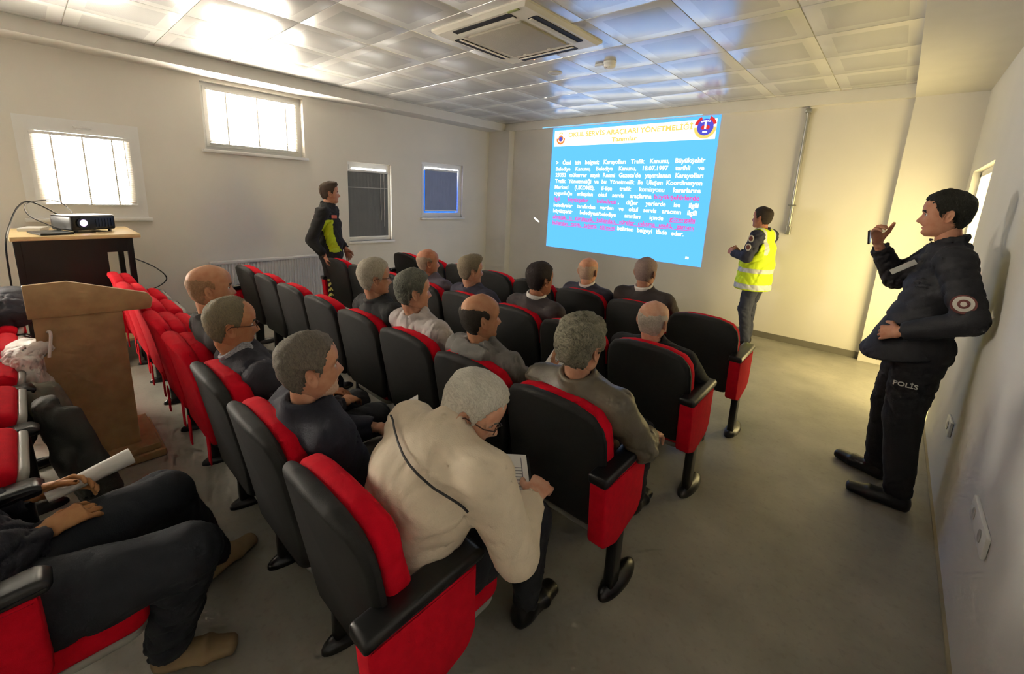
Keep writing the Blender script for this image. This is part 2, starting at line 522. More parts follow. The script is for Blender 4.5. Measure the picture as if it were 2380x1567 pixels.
# thin shaft of sun slipping past the edge of the blind in window 4
sd_ = bpy.data.lights.new('sun_shaft', 'SPOT'); sd_.energy = 420; sd_.spot_size = math.radians(3.4); sd_.spot_blend = .25; sd_.shadow_soft_size = .002; sd_.color = (1, .93, .8)
so_ = bpy.data.objects.new('sun_shaft', sd_); COL.objects.link(so_)
_dir = Vector((1.11, .85, -.66)).normalized()
_x = Vector((0, 0, 1)).cross(-_dir).normalized(); _u = _dir.cross(_x)
_v = (Vector((1.11, 0, -.66)) - _dir * Vector((1.11, 0, -.66)).dot(_dir)).normalized(); _w = _v.cross(_dir)
so_.matrix_world = Matrix.Translation((-5.955, 5.31, 1.89)) @ Matrix((( _v.x, -_w.x, -_dir.x), (_v.y, -_w.y, -_dir.y), (_v.z, -_w.z, -_dir.z))).to_4x4() @ Matrix.Diagonal((1.0, .35, 1.0, 1.0))

# radiator
rad = empty('radiator', (XL, 2.1, .12), label='long white ribbed panel radiator under the high window', cat='radiator')
mb = MB(); prof = []
nr = 46; y0, y1 = 1.39, 2.98
for k in range(nr):
    a = y0 + (y1 - y0) * k / nr; d = (y1 - y0) / nr
    prof += [(a, .095), (a + d * .35, .095), (a + d * .5, .083), (a + d * .85, .083)]
ol = [(p[1] + XL, p[0]) for p in prof] + [(XL + .095, y1), (XL + .04, y1), (XL + .04, y0)]
mb.prism(ol, 'z', .14, .69)
o = mb.build('panel', M('white_enamel', (226, 226, 224), .4, var=.01), rad, sharp=20); o.location = (-XL, -2.1, -.12)
o = MB().prism(rrect(XL + .02, XL + .105, y0 - .012, y1 + .012, .006), 'z', .69, .725, .006, 2).build('top_grille', M('white_enamel', (226, 226, 224), .4), rad); o.location = (-XL, -2.1, -.12)
o = MB().box(XL + .02, XL + .105, y0 - .012, y0, .14, .70).box(XL + .02, XL + .105, y1, y1 + .012, .14, .70).build('side_cover', M('white_enamel', (226, 226, 224), .4), rad); o.location = (-XL, -2.1, -.12)
o = MB().cyl((XL + .06, y0 - .012, .18), (XL + .06, y0 - .06, .18), .012).cyl((XL + .06, y0 - .055, .18), (XL + .06, y0 - .055, 0.0), .009).build('supply_pipe', m_pvc, rad); o.location = (-XL, -2.1, -.12)
o = MB().box(XL, XL + .05, 1.7, 1.74, .2, .6).box(XL, XL + .05, 2.6, 2.64, .2, .6).build('wall_bracket', m_pvc, rad); o.location = (-XL, -2.1, -.12)

# ------------------------------------------------------------------ doorway, right wall
d1 = empty('door_1', (XR, 5.17, 0), kind='structure')
o = MB().box(XR + .05, XR + .20, DOOR[0], DOOR[0] + .05, 0, DOOR[3]).box(XR + .05, XR + .20, DOOR[1] - .05, DOOR[1], 0, DOOR[3]).box(XR + .05, XR + .20, DOOR[0], DOOR[1], DOOR[3] - .05, DOOR[3]).build('door_frame', m_pvc, d1, smooth=False); o.location = (-XR, -5.17, 0)
o = MB().box(XR + .19, XR + .195, DOOR[0] + .05, DOOR[1] - .05, 0.02, DOOR[3] - .05).build('pane', EM('doorway_daylight_glow', (255, 230, 158), L_DOOR), d1, smooth=False); o.location = (-XR, -5.17, 0)  # added glowing sheet fills the open doorway in place of daylight beyond

# ------------------------------------------------------------------ air conditioner cassette
acx, acy = (AC[0] + AC[1]) / 2, (AC[2] + AC[3]) / 2
ac = empty('air_conditioner', (acx, acy, ZT), label='white four-way air conditioner cassette in the tiled ceiling', cat='air conditioner')
m_ac = M('ivory_plastic', (222, 218, 204), .45, var=.02)
m_acg = M('beige_grille', (168, 162, 146), .7, var=.05, bump=.6, bscale=160)
m_dark = M('dark_slot', (26, 22, 20), .7)
hw = .49
mb = MB()
zb = -.035
def ring_sq(h, z): return [(-h, -h, z), (h, -h, z), (h, h, z), (-h, h, z)]
mb.rings([ring_sq(hw, .0), ring_sq(hw, -.014), ring_sq(hw - .03, zb), ring_sq(.31, zb - .004), ring_sq(.30, zb + .004)], cap=True)
mb.build('panel', m_ac, ac, sharp=20)
g = MB().prism(rrect(-.285, .285, -.285, .285, .02), 'z', zb - .012, zb + .006, .005, 2)
g = g.build('return_grille', m_acg, ac)
for k in range(4):
    a = k * math.pi / 2
    def rot(p, a=a): return (p[0] * math.cos(a) - p[1] * math.sin(a), p[0] * math.sin(a) + p[1] * math.cos(a), p[2])
    ol = rrect(-.30, .30, -.435, -.345, .02)
    mb = MB().prism(ol, 'z', zb - .0045, zb + .02, 0.0, fn=rot)
    slot = mb.build('air_slot', m_dark, ac)
    mb = MB().prism([(-.385, zb - .008), (-.355, zb - .014), (-.350, zb - .008), (-.38, zb)], 'x', -.29, .29, 0, fn=rot)
    mb.build('louver', m_ac, slot)
MB().box(.30, .40, -.46, -.44, zb - .006, zb).build('energy_label', M('green_label', (150, 155, 90), .6), ac)
MB().sphere((-.20, .463, zb + .004), .008, 10, 6).build('indicator_light', EM('red_led', (255, 90, 60), 6), ac)
for sx in (-.16, .1):
    MB().box(sx, sx + .03, .262, .275, zb - .018, zb - .010).build('grille_clip', m_ac, g)

sd = empty('smoke_detector', (-2.255, 3.828, ZT), label='white domed smoke detector on the ceiling tile lit blue', cat='detector')
MB().prism(rrect(-.055, .055, -.055, .055, .05, 8), 'z', -.02, 0, .004, 2).build('base', m_pvc, sd)
lat = [(.052, -.02), (.055, -.04), (.048, -.055), (.03, -.066), (.004, -.068)]
mb = MB(); mb.rings([[(r * math.cos(2 * math.pi * i / 24), r * math.sin(2 * math.pi * i / 24), z) for i in range(24)] for r, z in lat]); mb.build('dome', m_pvc, sd)
MB().sphere((.02, -.034, -.052), .008, 8, 6).sphere((-.01, -.04, -.052), .008, 8, 6).build('vent_hole', m_dark, sd)
o = MB().prism(rrect(-.045, .045, -.02, .02, .018), 'z', -.022, 0, .006, 3).build('sensor_box', m_pvc, loc=(-2.372, 3.836, ZT)); tag(o, 'small white sensor box beside the smoke detector', 'sensor')
mb = MB(); mb.rings([[(r * math.cos(2 * math.pi * i / 28), r * math.sin(2 * math.pi * i / 28), z) for i in range(28)] for r, z in [(.075, 0), (.075, -.006), (.066, -.012), (.05, -.012), (.048, -.008), (.01, -.008)]])
o = mb.build('ceiling_speaker', M('speaker_white', (206, 204, 198), .5), loc=(-2.906, 3.852, ZT)); tag(o, 'flat round white disc set in a ceiling tile', 'ceiling disc')

# ------------------------------------------------------------------ conduit on the front wall
cd = empty('conduit_pipe', (-.972, YF, 1.36), label='vertical galvanized conduit pipe on the front wall', cat='pipe')
m_zn = M('galvanized_steel', (176, 176, 168), .35, metal=.8, var=.1, scale=20)
MB().cyl((0, -.035, .0), (0, -.035, 1.39), .019).build('pipe', m_zn, cd)
MB().prism(rrect(-.033, .033, -.07, -.002, .012), 'z', 1.355, 1.40, .006, 2).build('ceiling_flange', m_zn, cd)
MB().prism(rrect(-.03, .03, -.065, -.003, .006), 'z', .31, .325, .002, 1).cyl((-.04, -.06, .318), (.04, -.06, .318), .006, n=8).build('clamp', m_zn, cd)
MB().prism(rrect(-.026, .026, -.06, -.005, .012), 'z', -.03, .07, .006, 2).build('end_box', m_zn, cd)

# ------------------------------------------------------------------ projected slide
SX0, SX1, SZ0, SZ1 = -4.60, -1.925, .79, 2.781
sl = empty('projected_slide', (-3.26, YF, SZ0), label='bright blue projected slide with white text on the front wall', cat='projection')
e_sb = EM('slide_blue', (84, 165, 255), 0.80)
e_sw = EM('slide_header_white', (255, 252, 240), 0.95)
e_st = EM('slide_text_white', (240, 252, 255), 0.8)
e_sp = EM('slide_text_pink', (246, 110, 196), 0.45)
e_sy = EM('slide_text_yellow', (252, 226, 120), 0.47)
e_so = EM('slide_orange', (255, 150, 70), 0.45)
e_sr = EM('slide_red', (236, 60, 60), 0.45)
e_sv = EM('slide_violet', (96, 92, 220), 0.45)
yS = YF - .004
def S(mb, nm, mat, par=sl):
    o = mb.build(nm, mat, par, smooth=False)
    if par is sl: o.location = (3.26, -YF, -SZ0)
    return o
S(MB().box(SX0, SX1, yS, YF, SZ0, SZ1), 'slide_background', e_sb)  # projector's light on the wall, made as a panel that glows itself
S(MB().box(-4.56, -1.968, yS - .001, yS, 2.485, 2.737), 'header_band', e_sw)
S(MB().box(-4.78, -2.14, YI - .002, YI - .0005, ZB + .001, ZB + .014), 'spill_strip', EM('slide_spill', (150, 220, 255), 0.5))  # projector light spilt on the bulkhead, made as a glowing strip

def st(body, x0, x1, z, size, mat, bold=.004, nm='text_line'):
    me = text_mesh(nm, body, size, mat, x1 - x0, bold)
    o = link_mesh(nm, me, sl)
    o.rotation_euler = (math.pi / 2, 0, 0)
    o.location = (x0 + 3.26, yS - .003 - YF, z - SZ0)
    return o
st('OKUL SERVİS ARAÇLARI YÖNETMELİĞİ', -4.28, -2.27, 2.625, .098, e_sy, .003, 'title_line')
st('Tanımlar', -3.48, -3.06, 2.52, .085, e_sy, .003, 'title_line')
LN = [
    [('> Özel izin belgesi; Karayolları Trafik Kanunu, Büyükşehir', -4.49, -2.05, 0)],
    [('Belediye  Kanunu,  Belediye  Kanunu,  18.07.1997  tarihli  ve', -4.49, -2.05, 0)],
    [("23053 mükerrer sayılı Resmi Gazete'de yayımlanan Karayolları", -4.49, -2.05, 0)],
    [('Trafik Yönetmeliği ve bu Yönetmelik ile Ulaşım Koordinasyon', -4.49, -2.05, 0)],
    [('Merkezi   (UKOME),   il-ilçe   trafik   komisyonu   kararlarına', -4.49, -2.055, 0)],
    [('uygunluğu  anlaşılan  okul  servis  araçlarına', -4.49, -2.74, 0), ('büyükşehirlerde', -2.70, -2.06, 1)],
    [('ilgili   büyükşehir   belediyesi', -4.49, -3.30, 1), (',   diğer   yerlerde   ise   ilgili', -3.27, -2.06, 0)],
    [('belediyeler  tarafından  verilen  ve  okul  servis  aracının  ilgili', -4.49, -2.07, 0)],
    [('büyükşehir  belediyesi/belediye  sınırları  içinde', -4.49, -2.53, 0), ('güzergahı', -2.44, -2.08, 1)],
    [('alınacak  iz  sürülecek,  kullanılan,  süreler  çalışma usulü,  zamanı', -4.49, -2.08, 1)],
    [('kullanılan  taşıtı,  taşıma süresini', -4.49, -3.28, 1), ('belirten belgeyi ifade eder.', -3.24, -2.21, 0)],
]
def mesh_w(me):
    co = np.zeros(len(me.vertices) * 3, np.float32); me.vertices.foreach_get('co', co); co = co.reshape(-1, 3)
    return co[:, 0].min(), co[:, 0].max()
for k, row in enumerate(LN):
    for body, a, b, c in row:
        ws = body.split(); mes = [text_mesh('word', w, .088, e_sp if c else e_st, None, .0026) for w in ws]
        ext = [mesh_w(m) for m in mes]; tot = sum(e[1] - e[0] for e in ext)
        gap = (b - a - tot) / max(1, len(ws) - 1) if len(ws) > 1 else 0
        sc = 1.0
        if gap < .028 or len(ws) == 1:
            gap = .028; sc = (b - a - gap * (len(ws) - 1)) / tot
        x = a
        for m_, e in zip(mes, ext):
            o = link_mesh('word', m_, sl); o.rotation_euler = (math.pi / 2, 0, 0); o.scale = (sc, 1, 1)
            o.location = (x - e[0] * sc + 3.26, yS - .003 - YF, 2.19 - .1 * k - SZ0)
            x += (e[1] - e[0]) * sc + gap
for a, b, k in [(-4.49, -2.08, 9), (-4.49, -3.28, 10), (-2.44, -2.08, 8)]:
    S(MB().box(a, b, yS - .003, yS - .002, 2.19 - .1 * k - .018, 2.19 - .1 * k - .009), 'underline', e_sp)
st('50', -2.15, -2.10, .88, .045, e_st, .003, 'page_number')

def disc(cx, cz, r0, r1, a0, a1, y, mat, nm, n=28):
    mb = MB(); pts = []
    for k in range(n + 1):
        a = a0 + (a1 - a0) * k / n
        pts.append((cx + r1 * math.cos(a), cz + r1 * math.sin(a)))
    if r0 > 0:
        for k in range(n, -1, -1):
            a = a0 + (a1 - a0) * k / n
            pts.append((cx + r0 * math.cos(a), cz + r0 * math.sin(a)))
    v = [(p[0], y, p[1]) for p in pts]; v2 = [(p[0], y - .0006, p[1]) for p in pts]
    N = len(pts)
    f = []
    if r0 > 0:
        h = n + 1
        for k in range(n):
            f.append((N + k, N + k + 1, N + 2 * h - 2 - k, N + 2 * h - 1 - k))
    else:
        f.append(tuple(range(N, 2 * N)))
    mb.add(v + v2, f)
    return S(mb, nm, mat)
rx, rz_ = -2.108, 2.64
disc(rx, rz_, .10, .145, math.pi, 2 * math.pi, yS - .002, e_sy, 'emblem_ring')
disc(rx, rz_, .10, .145, .25, 1.15, yS - .002, e_sr, 'emblem_ring')
disc(rx, rz_, .10, .145, math.pi - 1.15, math.pi - .25, yS - .002, e_sr, 'emblem_ring')
disc(rx, rz_, 0, .105, 0, 2 * math.pi, yS - .0025, e_sv, 'emblem_disc')
disc(rx - .025, rz_ - .005, 0, .028, 0, 2 * math.pi, yS - .0035, e_sr, 'emblem_mark')
disc(rx + .03, rz_ - .005, 0, .028, 0, 2 * math.pi, yS - .0035, e_sr, 'emblem_mark')
S(MB().box(rx - .012, rx + .012, yS - .005, yS - .0042, rz_ - .02, rz_ + .07), 'emblem_mark', e_sw)
for k in range(5):
    disc(rx - .05 + .025 * k, rz_ + .078 - abs(k - 2) * .004, 0, .010, 0, 2 * math.pi, yS - .0036, e_sw, 'emblem_mark', 8)
S(MB().box(rx - .03, rx + .03, yS - .005, yS - .004, rz_ - .07, rz_ - .052), 'emblem_mark', e_sw)
lx, lz = -4.43, 2.60
disc(lx, lz, .055, .085, math.pi * .95, 2.05 * math.pi, yS - .002, e_so, 'emblem_ring')
disc(lx, lz + .01, .0, .05, 0, 2 * math.pi, yS - .0025, e_so, 'emblem_disc')
disc(lx, lz + .0, .0, .034, 0, 2 * math.pi, yS - .0035, e_sv, 'emblem_disc')
disc(lx, lz + .07, .02, .04, .2, math.pi - .2, yS - .003, e_sy, 'emblem_ring')

# ------------------------------------------------------------------ auditorium chairs
def recl(p): return (p[0], p[1] + (.87 - p[2]) * .17, p[2])
def back_outline(w, top, bot, drop):
    h = w / 2
    pts = [(-h * .86, bot), (h * .86, bot), (h, bot + .18), (h, top - .13)]
    ar = [(h - .012, top - .075), (h * .80, top - .028), (h * .45, top - .005), (0, top), (-h * .45, top - .005), (-h * .80, top - .028), (-h + .012, top - .075)]
    pts += ar + [(-h, top - .13), (-h, bot + .18)]
    return round_poly(pts, [.05, .05, .1, .03] + [.04] * 7 + [.03, .1], 3)
def cush(p):
    x, y, z = p
    if y > .09: y += .018 * math.exp(-((z - .55) / .13) ** 2) + .012 * math.exp(-((z - .82) / .06) ** 2) - .02 * (x / .24) ** 2 * 0
    return recl((x, y, z))
def shellf(p):
    x, y, z = p
    if y < .03: y += .03 * (abs(x) / .25) ** 2.5
    return recl((x, y, z))
me_shell = MB().prism(back_outline(.495, .885, .33, 0), 'y', 0.0, .062, .024, 4, fn=shellf).mesh('back_shell', [m_shell])
me_cush = MB().prism(back_outline(.482, .878, .38, 0), 'y', .060, .128, .026, 4, fn=cush).mesh('back_cushion', [m_red])
me_seat = MB().prism(rrect(-.215, .215, .13, .56, .06), 'z', .30, .40, .035, 4).mesh('seat', [m_red])
me_pan = MB().prism(rrect(-.205, .205, .14, .55, .06), 'z', .275, .305, .012, 3).mesh('seat_pan', [m_pan])
def tip(p):
    a = math.radians(74); y, z = p[1] - .17, p[2] - .35
    return (p[0], .20 + y * math.cos(a) - z * math.sin(a), .37 + y * math.sin(a) + z * math.cos(a))
me_seat_t = MB().prism(rrect(-.215, .215, .15, .52, .06), 'z', .31, .40, .035, 4, fn=tip).mesh('seat', [m_red])
me_pan_t = MB().prism(rrect(-.205, .205, .16, .51, .06), 'z', .285, .315, .012, 3, fn=tip).mesh('seat_pan', [m_pan])
arm_ol = round_poly([(.0, .615), (.37, .625), (.385, .645), (.36, .668), (.0, .652)], [.008, .015, .01, .03, .015], 3)
arm_ol2 = round_poly([(.10, .617), (.37, .625), (.385, .645), (.36, .668), (.10, .655)], [.008, .015, .01, .03, .015], 3)
me_arm2 = MB().prism(arm_ol2, 'x', -.038, .038, .012, 3).mesh('armrest', [m_armtop])
me_arm = MB().prism(arm_ol, 'x', -.041, .041, .012, 3).mesh('armrest', [m_armtop])
pan_ol = round_poly([(.01, .62), (.352, .622), (.356, .40), (.325, .345), (.14, .298), (.03, .34)], [.005, .01, .04, .06, .06, .04], 4)
me_panel = MB().prism(pan_ol, 'x', -.036, .036, .010, 3).mesh('side_panel', [m_red])
pan_ol2 = round_poly([(.11, .62), (.352, .622), (.356, .40), (.325, .345), (.18, .298), (.12, .34)], [.005, .01, .04, .06, .03, .03], 4)
me_panel_d = MB().prism(pan_ol2, 'x', -.030, .030, .010, 3).mesh('side_panel', [m_black])
me_leg = MB().prism(rrect(-.022, .022, .175, .255, .018), 'z', .025, .33, .004, 2).mesh('leg', [m_metalblk])
ft = [(.046 * math.cos(t) * (1.0 if True else 1), .275 + .145 * math.sin(t)) for t in [2 * math.pi * k / 28 for k in range(28)]]
me_foot = MB()
rs = []
for s, z in [(1.0, 0.0), (1.0, .012), (.93, .022), (.75, .032), (.45, .042), (.2, .046)]:
    rs.append([(p[0] * s, .275 + (p[1] - .275) * (s * .5 + .5 if s < 1 else 1) , z) for p in ft])
me_foot.rings(rs); me_foot = me_foot.mesh('foot', [m_metalblk])
me_hinge = MB().prism([(.19 + .045 * math.cos(t), .40 + .045 * math.sin(t)) for t in [2 * math.pi * k / 18 for k in range(18)]], 'x', -.046, .046, .006, 2).mesh('hinge_cap', [m_pan])

me_cover = MB().prism(back_outline(.512, .896, .345, 0), 'y', -.008, .070, .028, 4, fn=shellf).mesh('slipcover', [m_red])
me_tie = MB().prism(round_poly([(-.02, .20), (.02, .19), (.028, .34), (-.024, .36)], .006, 2), 'y', .055, .062, .002, 1).mesh('cover_tie', [m_red])
ROWY = [.385, 1.278, 2.171, 3.064]
ROWN = ['fourth row', 'third row', 'second row', 'front row']
SEATN = ['aisle seat', 'second seat from the right aisle', 'third seat from the right aisle', 'fourth seat from the right aisle', 'fifth seat from the right aisle', 'sixth seat from the right aisle', 'seventh seat from the right aisle', 'eighth seat, nearest the window wall']
PITCH = .515
ROWX = [-.10, 0, 0, 0]
def seat_x(i, r=1): return -.9175 - PITCH * i + ROWX[r]
def chair(x, y, label, down, left_arm, group, pitch=PITCH, right_arm=True, red_end=False, cover=False):
    c = empty('auditorium_chair', (x, y, 0), label=label, cat='chair', group=group)
    link_mesh('back_shell', me_shell, c); link_mesh('back_cushion', me_cush, c)
    if cover:
        sc_ = link_mesh('slipcover', me_cover, c)
        link_mesh('cover_tie', me_tie, sc_, (-.16, .02, .02)); link_mesh('cover_tie', me_tie, sc_, (.17, .03, .05))
    link_mesh('seat', me_seat if down else me_seat_t, c); link_mesh('seat_pan', me_pan if down else me_pan_t, c)
    for s in ([1] if right_arm else []) + ([-1] if left_arm else []):
        dx = s * pitch / 2
        end = s < 0 or red_end
        a = link_mesh('armrest', me_arm if end else me_arm2, c, (dx, 0, 0))
        p = link_mesh('side_panel', me_panel if end else me_panel_d, c, (dx, 0, 0)); (None if end else link_mesh('hinge_cap', me_hinge, p))
        l = link_mesh('leg', me_leg, c, (dx, 0, 0)); link_mesh('foot', me_foot, l)
    return c
OCC = {0: (0, 1, 2, 3), 1: (0, 1, 2, 3), 2: (0, 2, 3, 4), 3: (1, 2)}
for r in range(4):
    for i in range(8):
        occ = i in OCC[r]
        chair(seat_x(i, r), ROWY[r], ('occupied' if occ else 'empty') + (' red-covered chair, %s, %s' if r == 0 and i >= 3 else ' red and charcoal chair, %s, %s') % (ROWN[r], SEATN[i]), occ, i == 7, 'chairs of the %s' % ROWN[r], red_end=(i == 0), cover=(r == 0 and i >= 3))
# back row, by the camera
ZP = .495; ZY = -.45
ZX = [-1.7075 - ZP * i for i in range(6)]
ZN = ['under the seated man', 'second seat from the aisle', 'third seat from the aisle', 'fourth seat from the aisle', 'fifth seat from the aisle', 'sixth seat from the aisle']
for i, x in enumerate(ZX):
    chair(x, ZY, 'red and charcoal chair in the back row at lower left, %s' % ZN[i], i == 0, i == 5, 'chairs of the back row', ZP, red_end=(i == 0))

# ------------------------------------------------------------------ lectern
m_oak = M('oak_laminate', (190, 158, 112), .5, var=.12, scale=14, rgb2=(170, 138, 96), bump=.05, bscale=80)
le = empty('lectern', (-3.42, .14, 0), label='light oak wooden lectern standing behind the fourth row', cat='lectern')
def Lp(mb, nm, mat=m_oak, **k):
    o = mb.build(nm, mat, le, **k); o.location = (3.42, -.14, 0); return o
Lp(MB().prism(rrect(-3.62, -3.09, -.05, .40, .01), 'z', 0, .045, .006, 2), 'plinth')
Lp(MB().prism(rrect(-3.60, -3.11, -.03, .38, .01), 'z', .045, .085, .008, 2), 'plinth_step')
Lp(MB().box(-3.215, -3.195, -.01, .30, .085, .93), 'side_panel')
Lp(MB().box(-3.52, -3.50, -.01, .30, .085, .93), 'side_panel')
Lp(MB().box(-3.50, -3.215, .27, .29, .085, .93), 'front_panel')
Lp(MB().box(-3.50, -3.215, .0, .27, .5, .52), 'shelf')
Lp(MB().box(-3.215, -3.192, -.045, -.01, .085, .93).box(-3.52, -3.50, -.045, -.01, .085, .93), 'edge_strip')
top = round_poly([(-.06, .925), (.425, .905), (.44, .96), (.42, 1.0), (.10, 1.105), (-.06, 1.10)], [.006, .02, .03, .03, .03, .006], 4)
Lp(MB().prism(top, 'x', -3.21, -3.18, .004, 2), 'top_side')
Lp(MB().prism([(p[0], min(p[1], .985 - .12 * p[0])) for p in top], 'x', -3.53, -3.50, .003, 1), 'top_side')
Lp(MB().prism([(-.04, .93), (.40, .93), (.40, .94), (-.04, .975)], 'x', -3.50, -3.21), 'reading_desk')

# ------------------------------------------------------------------ projector trolley and projector
tr = empty('projector_trolley', (-5.40, .27, 0), label='tall wood-topped black projector stand by the window wall', cat='stand')
def Tp(mb, nm, mat=m_black, **k):
    o = mb.build(nm, mat, tr, **k); o.location = (5.40, -.27, 0); return o
m_birch = M('birch_board', (216, 190, 140), .45, var=.06, scale=10)
Tp(MB().prism(rrect(-5.82, -5.00, -.11, .665, .01), 'z', 1.134, 1.167, .005, 2), 'top_board', m_birch)
Tp(MB().box(-5.08, -5.055, -.055, .435, .62, 1.132), 'front_panel')
TL = [(-5.08, .592), (-5.75, .592), (-5.08, -.075), (-5.75, -.075)]
for (x, y) in TL:
    Tp(MB().prism(rrect(x - .022, x + .022, y - .022, y + .022, .006), 'z', .02, 1.134, .003, 1), 'leg')
Tp(MB().prism(rrect(-5.82, -5.00, -.11, .665, .01), 'z', .60, .628, .005, 2), 'middle_shelf', m_birch)
Tp(MB().prism(rrect(-5.82, -5.00, -.11, .665, .01), 'z', .20, .225, .005, 2), 'lower_shelf', m_birch)
Tp(MB().box(-5.08, -5.06, .435, .572, 1.01, 1.132), 'front_rail')
for (x, y) in TL:
    Tp(MB().cyl((x - .012, y, .022), (x + .012, y, .022), .022, n=14), 'caster')

pj = empty('projector', (-5.36, .337, 1.1675), rz=math.radians(-62), label='black projector with lit lens on the wood-topped stand', cat='projector')
pj.scale = (1.08, 1.08, 1.08)
MB().prism(rrect(-.155, .155, -.12, .12, .025), 'z', .02, .135, .014, 3).build('body', m_black, pj); pjb = pj.children[0]
MB().prism([(-.15, -.11), (.15, -.11), (.15, .11), (-.15, .11)], 'z', .134, .137).build('top_cover', M('dark_grey_plastic', (58, 58, 60), .3), pj)
MB().cyl((.085, .115, .08), (.085, .135, .08), .042, n=24).build('lens_ring', m_metalblk, pj); pjr = [c_ for c_ in pj.children if c_.name.startswith('lens_ring')][0]
mb = MB().sphere((.085, .128, .08), (.030, .014, .030), 20, 10); mb.build('lens', EM('projector_lens', (236, 190, 255), 3.5), pjr)
for k in range(6):
    MB().box(-.13 + .022 * k, -.118 + .022 * k, .118, .123, .045, .11).build('vent_slat', m_metalblk, pjb)
for sx in (-.12, .12):
    MB().cyl((sx, .09, 0), (sx, .09, .024), .012, n=12).build('foot', m_metalblk, pj)
    MB().cyl((sx, -.09, 0), (sx, -.09, .024), .012, n=12).build('foot', m_metalblk, pj)

o = MB().prism(rrect(-.15, .15, -.10, .10, .01), 'z', 0, .018, .004, 2).build('laptop', m_black, loc=(-5.22, .12, 1.1675), rz=.25); tag(o, 'flat closed black laptop lying beside the projector', 'laptop')
o = MB().prism(rrect(-.10, .10, -.07, .07, .004), 'z', 0, .028, .003, 1).build('paper_stack', m_paper, loc=(-5.56, .03, 1.1675), rz=-.3); tag(o, 'low stack of papers behind the laptop', 'paper stack')
def cord(name, pts, r, label, mat=m_black):
    o = MB().tube(bezier(pts, 40), r, 6).build(name, mat); tag(o, label, 'cable'); return o
cord('power_cable', [(-5.435, 0.239, 1.27), (-5.5, 0.054, 1.411), (-5.435, -0.033, 1.378), (-5.272, -0.098, 1.237), (-5.022, -0.13, 1.117), (-5.022, -0.141, 0.835), (-5.033, -0.141, 0.639)], .006, 'black cable looping left from the projector over the stand edge')
cord('video_cable', [(-5.065, 0.609, 0.943), (-4.978, 0.739, 0.856), (-4.968, 0.804, 0.748), (-5.022, 0.717, 0.661), (-5.131, 0.609, 0.645)], .005, 'thin black cable looping at the right of the stand')
cord('signal_cable', [(-5.522, 0.326, 1.237), (-5.674, 0.217, 1.411), (-5.587, 0.022, 1.4), (-5.381, 0.022, 1.302), (-5.25, 0.185, 1.196)], .004, 'thin cable arching up behind the projector')

